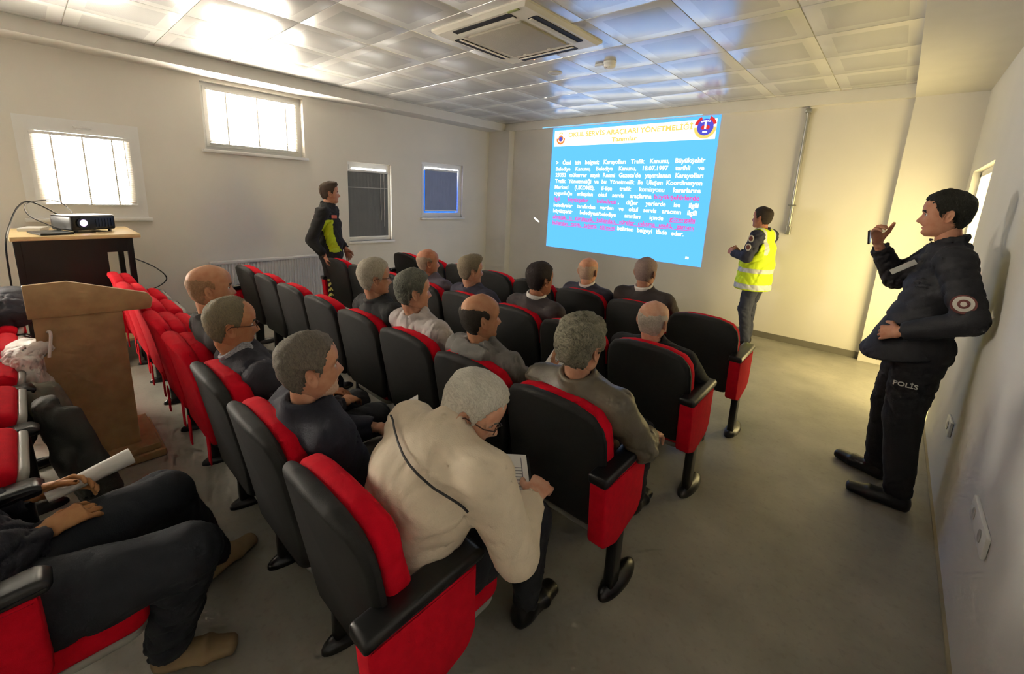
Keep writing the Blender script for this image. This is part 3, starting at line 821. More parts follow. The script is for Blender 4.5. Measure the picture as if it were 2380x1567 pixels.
# ------------------------------------------------------------------ figures: smooth-blended volumes -> surface nets
class Field:
    def __init__(self, lo, hi, h):
        self.h = h
        self.lo = np.array(lo, float)
        n = np.ceil((np.array(hi, float) - self.lo) / h).astype(int) + 1
        self.n = n
        self.ax = [self.lo[i] + h * np.arange(n[i]) for i in range(3)]
        self.d = np.full(tuple(n), 0.3, np.float32)
    def _sub(self, lo, hi):
        a = np.maximum(0, np.floor((np.array(lo) - self.lo) / self.h).astype(int))
        b = np.minimum(self.n, np.ceil((np.array(hi) - self.lo) / self.h).astype(int) + 1)
        if np.any(b <= a): return None
        sl = tuple(slice(a[i], b[i]) for i in range(3))
        G_ = np.meshgrid(*[self.ax[i][sl[i]] for i in range(3)], indexing='ij')
        return sl, np.stack(G_, -1)
    def _mix(self, sl, d, k, op):
        o = self.d[sl]
        if op == 'add':
            if k > 0:
                hh = np.clip(.5 + .5 * (o - d) / k, 0, 1)
                o[...] = o * (1 - hh) + d * hh - k * hh * (1 - hh)
            else: np.minimum(o, d, out=o)
        else:
            if k > 0:
                hh = np.clip(.5 - .5 * (o + d) / k, 0, 1)
                o[...] = o * (1 - hh) + (-d) * hh + k * hh * (1 - hh)
            else: np.maximum(o, -d, out=o)
    def cap(self, a, b, ra, rb, k=.02, op='add'):
        a = np.array(a, float); b = np.array(b, float); m = max(ra, rb) + .10
        s = self._sub(np.minimum(a, b) - m, np.maximum(a, b) + m)
        if s is None: return self
        sl, P = s
        ba = b - a; L2 = max(ba @ ba, 1e-9)
        t = np.clip(((P - a) @ ba) / L2, 0, 1)
        d = np.linalg.norm(P - a - t[..., None] * ba, axis=-1) - (ra + (rb - ra) * t)
        self._mix(sl, d.astype(np.float32), k, op); return self
    def chain(self, pts, rr, k=.02):
        for i in range(len(pts) - 1): self.cap(pts[i], pts[i + 1], rr[i], rr[i + 1], k)
        return self
    def ell(self, a, b, A, B, u=(1, 0, 0), k=.03, op='add', ends=.6):
        """elliptic tapered capsule: A=(half width along u, half depth) at a, B at b"""
        a = np.array(a, float); b = np.array(b, float); m = max(A + B) + .10
        s = self._sub(np.minimum(a, b) - m, np.maximum(a, b) + m)
        if s is None: return self
        sl, P = s
        ba = b - a; L = max(np.linalg.norm(ba), 1e-6); w = ba / L
        u = np.array(u, float); u = u - w * (u @ w); u /= np.linalg.norm(u)
        n = np.cross(w, u)
        t = np.clip(((P - a) @ w) / L, 0, 1)
        q = P - a - t[..., None] * ba
        rx = A[0] + (B[0] - A[0]) * t; ry = A[1] + (B[1] - A[1]) * t
        rz = np.minimum(rx, ry) * ends
        kk = np.sqrt(((q @ u) / rx) ** 2 + ((q @ n) / ry) ** 2 + ((q @ w) / rz) ** 2)
        d = (kk - 1) * np.minimum(rx, ry)
        self._mix(sl, d.astype(np.float32), k, op); return self
    def ring(self, c, nrm, Rx, Ry, r, hgt, k=.01):
        """collar: elliptical band standing up along nrm"""
        c = np.array(c, float); m = max(Rx, Ry) + hgt + .08
        s = self._sub(c - m, c + m)
        if s is None: return self
        sl, P = s
        w = np.array(nrm, float); w /= np.linalg.norm(w)
        u = np.array((1, 0, 0.)); u -= w * (u @ w); u /= np.linalg.norm(u); n = np.cross(w, u)
        q = P - c
        x, y, z = q @ u, q @ n, q @ w
        rad = (np.sqrt((x / Rx) ** 2 + (y / Ry) ** 2) - 1) * min(Rx, Ry)
        zz = np.maximum(np.abs(z) - hgt, 0)
        d = np.sqrt(rad ** 2 + zz ** 2) - r
        self._mix(sl, d.astype(np.float32), k, 'add'); return self
    def plane(self, p, n):
        """keep the side the normal points away from"""
        n = np.array(n, float); n /= np.linalg.norm(n)
        d = ((self.ax[0] - p[0]) * n[0])[:, None, None] + ((self.ax[1] - p[1]) * n[1])[None, :, None] + ((self.ax[2] - p[2]) * n[2])[None, None, :]
        np.maximum(self.d, d.astype(np.float32), out=self.d); return self
    def folds(self, amp, freq, seed):
        r = np.random.default_rng(seed)
        X, Y, Z = np.meshgrid(*[a.astype(np.float32) for a in self.ax], indexing='ij')
        w = .03 * np.sin(X * 15 + seed) + .03 * np.sin(Z * 12 + 2 * seed) + .02 * np.sin(Y * 19 + seed)
        f = 0
        for i in range(3):
            k = r.normal(size=3); k[2] *= 1.3; k /= np.linalg.norm(k)
            f = f + np.sin((X * k[0] + Y * k[1] + Z * k[2] + w) * freq * (1 + .5 * i) + r.uniform(0, 6)) / (1 + .4 * i)
        g = 0
        for i in range(3):          # sharper creases
            k = r.normal(size=3); k[2] *= 1.6; k /= np.linalg.norm(k)
            m = np.clip(.5 + .9 * np.sin((X * k[1] - Y * k[0] + Z * k[2]) * 9 + r.uniform(0, 6)), 0, 1)
            g = g + (1 - np.abs(np.sin((X * k[0] + Y * k[1] + Z * k[2] + 1.2 * w) * freq * (1.3 + .5 * i) + r.uniform(0, 6)))) ** 4 * m
        self.d += (amp * (.28 * f + 1.6 * g)).astype(np.float32); return self
    def mesh(self):
        d = self.d; s = d < 0
        n = self.n
        cnt = np.zeros(tuple(n - 1), np.int8)
        for dx in (0, 1):
            for dy in (0, 1):
                for dz in (0, 1):
                    cnt += s[dx:n[0] - 1 + dx, dy:n[1] - 1 + dy, dz:n[2] - 1 + dz]
        mixed = (cnt > 0) & (cnt < 8)
        idx = np.full(tuple(n - 1), -1, np.int64)
        c = np.argwhere(mixed); idx[mixed] = np.arange(len(c))
        acc = np.zeros((len(c), 3)); num = np.zeros(len(c))
        corners = [(0, 0, 0), (1, 0, 0), (0, 1, 0), (1, 1, 0), (0, 0, 1), (1, 0, 1), (0, 1, 1), (1, 1, 1)]
        val = [d[c[:, 0] + o[0], c[:, 1] + o[1], c[:, 2] + o[2]] for o in corners]
        for i in range(8):
            for j in range(i + 1, 8):
                df = np.abs(np.array(corners[i]) - np.array(corners[j]))
                if df.sum() != 1: continue
                a, b = val[i], val[j]
                cr = (a < 0) != (b < 0)
                t = np.where(cr, a / np.where(cr, a - b, 1), 0)
                p = np.array(corners[i])[None] + t[:, None] * (np.array(corners[j]) - np.array(corners[i]))[None]
                acc += np.where(cr[:, None], p, 0); num += cr
        V = self.lo + self.h * (c + acc / np.maximum(num, 1)[:, None])
        Q = []
        for axis in range(3):
            o1, o2 = [(1, 2), (2, 0), (0, 1)][axis]
            sl0 = [slice(None)] * 3; sl1 = [slice(None)] * 3
            sl0[axis] = slice(0, n[axis] - 1); sl1[axis] = slice(1, n[axis])
            s0, s1 = s[tuple(sl0)], s[tuple(sl1)]
            e = np.argwhere(s0 != s1)
            ok = (e[:, o1] > 0) & (e[:, o2] > 0) & (e[:, o1] < n[o1] - 1) & (e[:, o2] < n[o2] - 1)
            e = e[ok]
            def g(a, b):
                q = e.copy(); q[:, o1] -= a; q[:, o2] -= b
                return idx[q[:, 0], q[:, 1], q[:, 2]]
            quad = np.stack([g(1, 1), g(0, 1), g(0, 0), g(1, 0)], 1)
            flip = ~s0[e[:, 0], e[:, 1], e[:, 2]]
            quad[flip] = quad[flip][:, ::-1]
            Q.append(quad)
        Q = np.concatenate(Q)
        Q = Q[(Q >= 0).all(1)]
        return V, Q

def rotz(a): c, s = math.cos(a), math.sin(a); return np.array([[c, -s, 0], [s, c, 0], [0, 0, 1.]])
def rotx(a): c, s = math.cos(a), math.sin(a); return np.array([[1, 0, 0], [0, c, -s], [0, s, c.real]])
def roty(a): c, s = math.cos(a), math.sin(a); return np.array([[c, 0, s], [0, 1, 0], [-s, 0, c]])

# ---- head: z 0 (chin) .. .235 (crown), +y forward, origin on the ear axis
HZ = [0, .008, .02, .035, .05, .07, .09, .115, .135, .16, .185, .205, .222, .235]
HF = [.060, .076, .084, .080, .080, .082, .084, .082, .088, .089, .082, .066, .040, .004]
HB = [.000, .005, .020, .045, .066, .082, .092, .100, .104, .104, .097, .082, .054, .004]
HW = [.026, .036, .047, .056, .061, .066, .069, .073, .076, .077, .072, .061, .040, .004]
NR, NA = 52, 60
_zz = .235 * (0.5 - 0.5 * np.cos(np.linspace(0.03, 1, NR) * math.pi))
_zz[-1] = .2345
def _sm(t):
    v = np.interp(np.linspace(0, .235, 200), HZ, t)
    k = np.ones(13) / 13
    vv = np.convolve(np.pad(v, 6, mode='edge'), k, 'valid')
    vv[-8:] = v[-8:]
    return np.interp(_zz, np.linspace(0, .235, 200), vv)
_F, _B, _W = _sm(HF), _sm(HB), _sm(HW)
_F[-1] = _B[-1] = _W[-1] = 2e-4
_a = np.arange(NA) / NA * 2 * math.pi
def ga(v, c, s): return np.exp(-((v - c) / s) ** 2)
def head_grid(wide=1.0, nose=1.0, jaw=1.0):
    c, s = np.cos(_a)[None, :], np.sin(_a)[None, :]
    Z = np.repeat(_zz[:, None], NA, 1)
    jw = np.where(Z < .07, jaw, 1.0)
    X = _W[:, None] * np.sign(s) * np.abs(s) ** .88 * wide * jw
    Y = np.where(c > 0, _F[:, None] * np.abs(c) ** .85, -_B[:, None] * np.abs(c) ** .9)
    fr = np.clip(c, 0, 1) ** .6 * (c > 0)
    # nose
    prof = np.interp(Z, [.062, .070, .078, .086, .100, .118, .128], [0, .011, .023, .022, .013, .003, 0]) * nose
    sx = np.interp(Z, [.065, .08, .12], [.017, .0145, .009])
    Y = Y + fr * prof * np.exp(-(X / sx) ** 2)
    Y = Y + fr * (.006 * ga(Z, .076, .006) * (ga(np.abs(X), .014, .006)))            # nostril wings
    Y = Y - fr * .011 * ga(np.abs(X), .030, .014) * ga(Z, .117, .010)                # eye sockets
    Y = Y + fr * .004 * ga(np.abs(X), .028, .022) * ga(Z, .134, .007)                # brow
    Y = Y + fr * .004 * ga(np.abs(X), .046, .014) * ga(Z, .095, .014)                # cheekbone
    Y = Y - fr * .005 * ga(Z, .0535, .0028) * ga(X, 0, .024)                         # mouth line
    Y = Y + fr * .004 * (ga(Z, .060, .004) + ga(Z, .046, .005)) * ga(X, 0, .020)     # lips
    Y = Y - fr * .004 * ga(Z, .037, .005) * ga(X, 0, .025)
    return np.stack([X, Y, Z], -1)
def grid_faces(nr, na, o=0):
    i, j = np.meshgrid(np.arange(nr - 1), np.arange(na), indexing='ij')
    a = i * na + j; b = i * na + (j + 1) % na
    return np.stack([a, a + na, b + na, b], -1).reshape(-1, 4) + o
HAIRSTYLE = {}
def hair_mask(P, style):
    """signed amount of hair at points of the head surface (positive inside the hair)"""
    X, Y, Z = P[..., 0], P[..., 1], P[..., 2]
    az = np.abs(np.arctan2(X, Y)) * 180 / math.pi       # 0 front .. 180 back
    if style in ('full', 'short', 'curly'):
        line = np.interp(az, [0, 40, 55, 66, 74, 84, 92, 100, 112, 130, 180], [.192, .188, .172, .140, .095, .10, .130, .132, .085, .045, .040])
        return Z - line
    if style == 'receding':
        line = np.interp(az, [0, 20, 40, 58, 68, 75, 84, 92, 100, 112, 130, 180], [.212, .222, .222, .188, .140, .10, .10, .130, .132, .085, .045, .040])
        return Z - line
    if style == 'fringe':      # bald crown with a ring of hair round the sides
        line = np.interp(az, [0, 66, 74, 84, 92, 100, 112, 130, 180], [.30, .30, .12, .105, .130, .132, .075, .025, .015])
        top = np.interp(az, [0, 70, 90, 120, 180], [0, .14, .165, .175, .165])
        return np.minimum(Z - line, top - Z)
    return Z * 0 - 1
def build_head(spec):
    """returns (verts, faces, mat idx) of the bare head and of the hair"""
    P = head_grid(spec.get('wide', 1.0), spec.get('nose', 1.0), spec.get('jaw', 1.0))
    V = P.reshape(-1, 3); Q = grid_faces(NR, NA)
    C = V[Q].mean(1)
    mi = np.zeros(len(Q), int)
    fr = C[:, 1] > .05
    mi[fr & (np.abs(C[:, 0]) < .022) & (np.abs(C[:, 2] - .0535) < .0075)] = 1
    brow = fr & (np.abs(np.abs(C[:, 0]) - .030) < .018) & (np.abs(C[:, 2] - (.1345 - .12 * np.maximum(np.abs(C[:, 0]) - .035, 0))) < .0042)
    mi[brow] = 2
    if spec.get('beard'):
        bd = (C[:, 2] < .010 + .060 * np.clip(C[:, 1] / .08, 0, 1)) & (C[:, 1] > .012)
        mus = fr & (np.abs(C[:, 0]) < .032) & (np.abs(C[:, 2] - .0645) < .006)
        if spec['beard'] == 'mustache': mi[mus] = 5
        else: mi[(bd & (mi == 0)) | mus] = 5
    Vs, Qs, Ms = [V], [Q], [mi]
    off = len(V)
    def add(mb, mid):
        nonlocal off
        vv = np.array(mb.v); qq = [f for f in mb.f]
        # triangulated fans for caps are avoided: spheres use quads only
        q4 = np.array([f for f in qq if len(f) == 4])
        Vs.append(vv); Qs.append(q4 + off); Ms.append(np.full(len(q4), mid)); off += len(vv)
    for sx in (-1, 1):
        add(MB().sphere((sx * .0305, .0630, .1165), .0125, 12, 8), 3)
        add(MB().sphere((sx * .0305, .0712, .1165), .0058, 10, 6), 4)
        # ear: flattened bowl
        e = MB(); rs = []
        for j, (r, x) in enumerate([(.05, .016), (.45, .006), (.78, .010), (1.0, .016), (1.0, .010), (.7, .0), (.3, -.006)]):
            rs.append([(sx * (.070 * spec.get('wide', 1) + x + .006 * math.cos(t) * r * -1), -.012 + .019 * r * math.cos(t) - .006 * r * math.sin(t), .105 + .033 * r * math.sin(t) - .004 * math.cos(t) * r) for t in [2 * math.pi * k / 16 for k in range(16)]])
        e.rings(rs if sx > 0 else [r[::-1] for r in rs]); add(e, 0)
    head = (np.concatenate(Vs), np.concatenate(Qs), np.concatenate(Ms))
    hair = None
    st = spec.get('hair', 'short')
    if st not in ('none',):
        g_ = hair_mask(P, st)
        g_ = g_ + .0045 * (np.sin(P[..., 0] * 310 + P[..., 2] * 120) + np.sin(P[..., 1] * 270 - P[..., 2] * 190 + P[..., 0] * 90))
        cen = np.array([0, -.008, .125])
        nrm = P - cen; nrm /= np.linalg.norm(nrm, axis=-1, keepdims=True)
        th = spec.get('thick', {'full': .016, 'short': .009, 'curly': .024, 'receding': .010, 'fringe': .006}[st])
        ramp = np.clip(g_ / .022, 0, 1) ** .6
        up = np.clip((P[..., 2] - .13) / .1, 0, 1)
        rr = np.random.default_rng(spec.get('seed', 3))
        nz = 0
        for i in range(7):
            k = rr.normal(size=3) * (60 + 45 * i)
            nz = nz + np.sin(P @ k + rr.uniform(0, 6)) / (1 + .35 * i)
        rough = spec.get('rough', {'curly': .006}.get(st, .0018))
        D = th * (.75 + .5 * up) * ramp + rough * nz * ramp * .6
        if spec.get('quiff'):
            D = D + .022 * np.exp(-((P[..., 1] - .055) / .035) ** 2) * np.exp(-((P[..., 2] - .205) / .03) ** 2) * ramp
        D = np.where(g_ > 0, np.maximum(D, .0012), -.004)
        Hp = P + nrm * D[..., None]
        keep = g_ > -.006
        Qh = grid_faces(NR, NA)
        kq = keep.reshape(-1)[Qh].all(1)
        Qh = Qh[kq]
        used = np.unique(Qh); rem = np.full(NR * NA, -1); rem[used] = np.arange(len(used))
        hv = Hp.reshape(-1, 3)[used]; hq = rem[Qh]
        # crown patch
        topring = rem[(NR - 1) * NA:(NR) * NA]
        hair = (hv, hq)
    return head, hair

def build_hand(side, curl=.35, spread=.03, thumb=.5):
    """fingers along +y, palm down (-z), wrist at the origin; side +1 = right hand"""
    F = Field((-.075, -.03, -.085), (.075, .21, .05), .0052)
    F.ell((0, -.02, 0), (0, .012, 0), (.027, .020), (.029, .019), k=.01)
    F.ell((0, .012, 0), (0, .085, -.002), (.032, .016), (.042, .014), k=.015)
    L = [.072, .080, .074, .058]
    for i in range(4):
        x = (-.031 + .0205 * i) * -side                     # index on the thumb side
        p = np.array([x, .085 - abs(i - 1.2) * .004, -.001])
        a = 0.0; yaw = (x / .04) * spread * 3
        r = .0095 - .0006 * abs(i - 1)
        for sgm, fl in enumerate((.48, .30, .22)):
            a += curl * (1.15, 1.25, .8)[sgm]
            dirv = np.array([math.sin(yaw) * math.cos(a), math.cos(a) * math.cos(yaw), -math.sin(a)])
            q = p + dirv * L[i] * fl
            F.cap(p, q, r, r - .0008, .004); p = q; r -= .0008
    tx = .030 * side
    p0 = np.array([tx * .9 * -1 * -1, .022, -.004]); p0[0] = .030 * -side * -1
    # thumb leaves the side of the palm near its base
    p0 = np.array([.026 * side * 1.0, .022, -.006]) * np.array([1, 1, 1])
    ts = 1 if side > 0 else -1
    p0[0] = -.026 * ts
    d1 = np.array([-.75 * ts * (1 - .4 * thumb), .62, -.25 - .4 * thumb]); d1 /= np.linalg.norm(d1)
    q = p0 + d1 * .046; F.cap(p0, q, .0145, .0115, .008)
    d2 = np.array([-.25 * ts, .85, -.25 - .55 * thumb]); d2 /= np.linalg.norm(d2)
    p = q; q = p + d2 * .033; F.cap(p, q, .0112, .0100, .004)
    p = q; q = p + d2 * .024; F.cap(p, q, .0100, .0085, .004)
    return F.mesh()

def frame_from(dirv, palm):
    """columns: x, y=finger direction, z=back of hand"""
    y = np.array(dirv, float); y /= np.linalg.norm(y)
    z = -np.array(palm, float); z = z - y * (z @ y); z /= np.linalg.norm(z)
    x = np.cross(y, z)
    return np.stack([x, y, z], 1)

def lerp(a, b, t): return tuple(np.array(a, float) * (1 - t) + np.array(b, float) * t)

SKIN = {}
def hairmat(name, c1, c2=None):
    if name in MATS: return MATS[name]
    m = M(name, c1, .7, var=.22, scale=9, rgb2=c2, spec=.3)
    nt = m.node_tree; b = nt.nodes['Principled BSDF']
    tc = [n for n in nt.nodes if n.type == 'TEX_COORD'][0]
    nz = [n for n in nt.nodes if n.type == 'TEX_NOISE'][0]
    mp = nt.nodes.new('ShaderNodeMapping'); mp.inputs['Scale'].default_value = (3.0, 14.0, 5.0)
    nt.links.new(tc.outputs['Object'], mp.inputs[0]); nt.links.new(mp.outputs[0], nz.inputs['Vector'])
    nz.inputs['Scale'].default_value = 16; nz.inputs['Detail'].default_value = 6; nz.inputs['Distortion'].default_value = 1.5
    bp = nt.nodes.new('ShaderNodeBump'); bp.inputs['Strength'].default_value = .8; bp.inputs['Distance'].default_value = .006
    nt.links.new(nz.outputs['Fac'], bp.inputs['Height']); nt.links.new(bp.outputs[0], b.inputs['Normal'])
    return m
def skin(tone):
    return M('skin_%d_%d_%d' % tone, tone, .55, var=.07, scale=25, rgb2=tuple(int(c * f) for c, f in zip(tone, (.93, .84, .80))), spec=.35, bump=.08, bscale=400)
m_lip = M('lips', (168, 96, 84), .5)
m_eye = M('eye_white', (222, 216, 208), .3)
m_iris = M('iris_dark', (38, 26, 18), .2)

def person(label, loc, rz, J, look, group=None, res=.0115):
    """J: joints in local coordinates (facing +y). look: clothing, head and hands"""
    root = empty('person', loc, rz, label=label, cat='person', group=group)
    nb, nd = np.array(J['neck'], float), None
    sh = {1: np.array(J['shR'], float), -1: np.array(J['shL'], float)}
    el = {1: np.array(J['elR'], float), -1: np.array(J['elL'], float)}
    wr = {1: np.array(J['wrR'], float), -1: np.array(J['wrL'], float)}
    hp = np.array(J['pelvis'], float); ws = np.array(J['waist'], float); ch = np.array(J['chest'], float)
    kn = {1: np.array(J['knR'], float), -1: np.array(J['knL'], float)}
    an = {1: np.array(J['anR'], float), -1: np.array(J['anL'], float)}
    u = sh[1] - sh[-1]; u /= np.linalg.norm(u)
    b = look.get('bulk', 1.0)
    pts = np.array([hp, ws, ch, nb, sh[1], sh[-1], el[1], el[-1], wr[1], wr[-1]])
    # ---------- head placement
    Rh = rotz(J.get('yaw', 0)) @ rotx(J.get('pitch', 0)) @ roty(J.get('roll', 0))
    hs = look.get('hscale', 1.0)
    crown = np.array(J['crown'], float)
    def H(v): return crown + (Rh @ ((v - np.array([0, -.012, .235])) * hs).T).T
    (hv, hq, hm), hair = build_head(look.get('head', {}))
    hv = H(hv)
    neck_top = H(np.array([[0, -.022, .045]]))[0]
    # ---------- body (under the clothes): one mesh with head and hands
    lo = np.minimum(pts.min(0), np.array([*kn.values(), *an.values(), neck_top]).min(0)) - .16
    hi = np.maximum(pts.max(0), np.array([*kn.values(), *an.values(), neck_top]).max(0)) + .16
    B = Field(lo, hi, .017)
    B.ell(hp, ws, (.13, .09), (.12, .085), u).ell(ws, ch, (.12, .085), (.14, .09), u).cap(sh[1] * .9 + ch * .1, sh[-1] * .9 + ch * .1, .045, .045)
    B.cap(lerp(nb, ch, .2), neck_top, .056, .052, .02)
    for s in (1, -1):
        B.chain([sh[s], el[s], wr[s]], [.045, .038, .026])
        B.chain([hp + np.array(u) * .085 * s, kn[s], an[s]], [.07, .05, .036])
    bv, bq = B.mesh()
    Vs, Qs, Ms = [bv, hv], [bq, hq + len(bv)], [np.zeros(len(bq), int), hm]
    off = len(bv) + len(hv)
    for s, key in ((1, 'R'), (-1, 'L')):
        hd = look.get('hand' + key)
        if not hd: continue
        v, q = build_hand(s, hd.get('curl', .35), thumb=hd.get('thumb', .5))
        Fm = frame_from(hd['dir'], hd['palm'])
        v = (Fm @ v.T).T + wr[s] + Fm[:, 1] * .012
        Vs.append(v); Qs.append(q + off); Ms.append(np.zeros(len(q), int)); off += len(v)
    hc = look.get('haircol', (90, 85, 78))
    hmname = 'hair_%d_%d_%d' % hc
    m_hair = hairmat(hmname, hc, look.get('haircol2'))
    m_brow = M('brow_%d_%d_%d' % hc, tuple(int(c * .6) for c in hc), .8)
    sk = skin(look.get('skin', (190, 140, 112)))
    m_beard = M('stubble_%d_%d_%d' % hc, tuple(int(.38 * c + .62 * t) for c, t in zip(look.get('beardcol', hc), look.get('skin', (190, 140, 112)))), .8, var=.12, scale=120)
    me = mesh_np('body', np.concatenate(Vs), np.concatenate(Qs).astype(int), [sk, m_lip, m_brow, m_eye, m_iris, m_beard], np.concatenate(Ms))
    link_mesh('body', me, root)
    if hair is not None:
        link_mesh('hair', mesh_np('hair', H(hair[0]), hair[1].astype(int), [m_hair]), root)
    # ---------- jacket
    jk = look['jacket']
    F = Field(np.minimum(pts.min(0), nb) - .2, np.maximum(pts.max(0), nb + .06) + .2, res)
    fl = jk.get('flare', 0.0)
    loose = jk.get('loose', 1.0)
    hem = np.array(J.get('hem', hp), float)
    F.ell(hem, ws, ((.168 + fl) * b, (.125 + fl) * b), (.162 * b, .125 * b), u, .04)
    F.ell(ws, ch, (.160 * b, .125 * b), (.172 * b, .122 * b), u, .04)
    F.ell(ch, lerp(ch, nb, .55), (.170 * b, .120 * b), (.145 * b, .092 * b), u, .04)
    F.cap(lerp(sh[1], nb, .08), lerp(nb, ch, .18), .070, .080, .05); F.cap(lerp(sh[-1], nb, .08), lerp(nb, ch, .18), .070, .080, .05)
    for s in (1, -1):
        F.cap(sh[s], el[s], .074 * loose, .060 * loose, .035)
        F.cap(el[s], wr[s], .060 * loose, .047 * loose, .02)
    ndir = neck_top - nb
    if jk.get('collar', .022) > 0:
        F.ring(nb + ndir * .22, ndir, .066, .072, .010, jk.get('collar', .022), .015)
    if jk.get('hood'):
        F.ell(nb + np.array([-.10, -.06, -.02]), nb + np.array([.10, -.06, -.02]), (.05, .055), (.05, .055), (0, 1, 0), .03)
        F.ell(nb + np.array([0, -.09, -.03]), nb + np.array([0, -.10, -.10]), (.11, .04), (.07, .035), u, .03)
    F.folds(jk.get('fold', .007), jk.get('freq', 34), look.get('seed', 1))
    if not jk.get('nosub'): F.cap(nb - ndir * .05, nb + ndir * 1.2, .054, .056, .010, 'sub')
    if 'hemcut' in J: F.plane((0, 0, J['hemcut']), (0, J.get('hemtilt', 0), -1))
    for s in (1, -1):   # open cuff
        d_ = wr[s] - el[s]; d_ /= np.linalg.norm(d_)
        F.cap(wr[s] + d_ * .03, wr[s] + d_ * .10, .060, .060, .004, 'sub')
    v, q = F.mesh()
    mats = [jk['mat']] + jk.get('extra', [])
    mi = np.zeros(len(q), int)
    if 'paint' in jk:
        mi = jk['paint'](v[q].mean(1), J)
    jo = link_mesh(jk.get('name', 'jacket'), mesh_np('jacket', v, q, mats, mi), root)
    if look.get('vest'):
        F = Field(np.minimum(pts.min(0), nb) - .22, np.maximum(pts.max(0), nb + .06) + .2, .010)
        vh = np.array(J['vesthem'], float) - np.array([0, 0, .06])
        F.ell(vh, ws, (.225 * b, .190 * b), (.200 * b, .172 * b), u, .04)
        F.ell(ws, ch, (.200 * b, .170 * b), (.192 * b, .145 * b), u, .04)
        F.ell(ch, lerp(ch, nb, .6), (.188 * b, .138 * b), (.15 * b, .108 * b), u, .04)
        F.cap(lerp(sh[1], nb, .25), lerp(nb, ch, .16), .078, .086, .05); F.cap(lerp(sh[-1], nb, .25), lerp(nb, ch, .16), .078, .086, .05)
        F.folds(.006, 30, 9)
        F.cap(nb - ndir * .05, nb + ndir * 1.2, .075, .075, .012, 'sub')
        for s in (1, -1):
            F.cap(sh[s], lerp(sh[s], el[s], .6), .084, .082, .01, 'sub')
        F.plane(vh - np.array([0, 0, .02]), (0, 0, -1))
        v, q = F.mesh()
        link_mesh('safety_vest', mesh_np('safety_vest', v, q, look['vest'], look['vestpaint'](v[q].mean(1), J)), root)
    # shirt collar inside the jacket
    if look.get('shirt'):
        S_ = Field(nb - .16, nb + .16, .007)
        S_.ring(nb + ndir * .34, ndir + np.array([0, -.0, 0]), .062, .068, .007, .026, 0)
        S_.ell(nb + np.array([0, .06, -.05]), nb + np.array([0, .085, -.12]), (.06, .03), (.04, .03), u, .02)
        v, q = S_.mesh()
        link_mesh('shirt_collar', mesh_np('shirt_collar', v, q, [look['shirt']]), jo)
    if look.get('tie'):
        p = H(np.array([[0, .05, -.03]]))[0]
        MB().tube([tuple(nb + np.array([0, .085, .03])), tuple(nb + np.array([0, .12, -.03])), tuple(nb + np.array([0, .14, -.14]))], [.016, .014, .03], 8).build('tie', look['tie'], root)
    # ---------- trousers
    tr_ = look['trousers']; lg = look.get('legs', 1.0)
    lo = np.minimum(hp, np.minimum.reduce(list(kn.values()) + list(an.values()))) - .2
    hi = np.maximum(hp, np.maximum.reduce(list(kn.values()) + list(an.values()))) + .2
    Tf = Field(lo, hi, max(res, .0125))
    Tf.ell(hp - np.array(u) * .05, hp + np.array(u) * .05, (.13 * b, .12 * b), (.13 * b, .12 * b), (0, 1, 0), .03)
    for s in (1, -1):
        Tf.cap(hp + np.array(u) * .085 * s, kn[s], .094 * b * lg, .072 * lg, .04)
        Tf.cap(kn[s], an[s] + np.array([0, 0, .02]), .071 * lg, .056 * lg, .025)
    Tf.folds(.007, 30, look.get('seed', 1) + 5)
    for s in (1, -1):
        Tf.cap(an[s] + np.array([0, 0, -.07]), an[s] + np.array([0, 0, -.06]), .07, .07, .004, 'sub')
    v, q = Tf.mesh()
    mi = tr_['paint'](v[q].mean(1), J) if 'paint' in tr_ else np.zeros(len(q), int)
    link_mesh('trousers', mesh_np('trousers', v, q, [tr_['mat']] + tr_.get('extra', []), mi), root)
    # ---------- shoes
    for s, key in ((1, 'R'), (-1, 'L')):
        fd = np.array(J.get('ft' + key, (0, 1, 0)), float); fd /= np.linalg.norm(fd)
        a = an[s].copy(); a[2] = 0
        S_ = Field(a - .27, a + np.array([.27, .27, .22]), .009); q_ = look.get('shoe_s', 1.0)
        side = np.cross(fd, (0, 0, 1.))
        S_.ell(a + fd * -.035 * q_ + (0, 0, .045), a + fd * .10 * q_ + (0, 0, .036), (.040 * q_, .045 * q_), (.046 * q_, .034 * q_), side, .02)
        S_.ell(a + fd * .10 * q_ + (0, 0, .034), a + fd * .18 * q_ + (0, 0, .028), (.047 * q_, .033 * q_), (.038 * q_, .026 * q_), side, .02)
        S_.cap(a + (0, 0, .05), a + np.array([0, 0, look.get('boot', .10)]), .046, .044, .02)
        S_.plane(a + (0, 0, .002), (0, 0, -1))
        v, q = S_.mesh()
        link_mesh('shoe', mesh_np('shoe', v, q, [look.get('shoes', m_shoe)]), root)
    if look.get('glasses'):
        gm = MB()
        for sx in (-1, 1):
            ring = [tuple(H(np.array([[sx * (.031 + .021 * math.cos(t)), .093 - .004 * abs(math.cos(t)), .114 + .016 * math.sin(t)]]))[0]) for t in [2 * math.pi * k / 20 for k in range(20)]]
            gm.tube(ring, .0014, 6, closed=True)
            gm.tube([tuple(H(np.array([[sx * .052, .088, .118]]))[0]), tuple(H(np.array([[sx * .074, .055, .119]]))[0]), tuple(H(np.array([[sx * .081, -.01, .122]]))[0]), tuple(H(np.array([[sx * .080, -.025, .108]]))[0])], .0018, 6)
        gm.tube([tuple(H(np.array([[-.011, .096, .116]]))[0]), tuple(H(np.array([[0, .103, .119]]))[0]), tuple(H(np.array([[.011, .096, .116]]))[0])], .0015, 6)
        gm.build('glasses', look['glasses'], root)
    return root, J, H

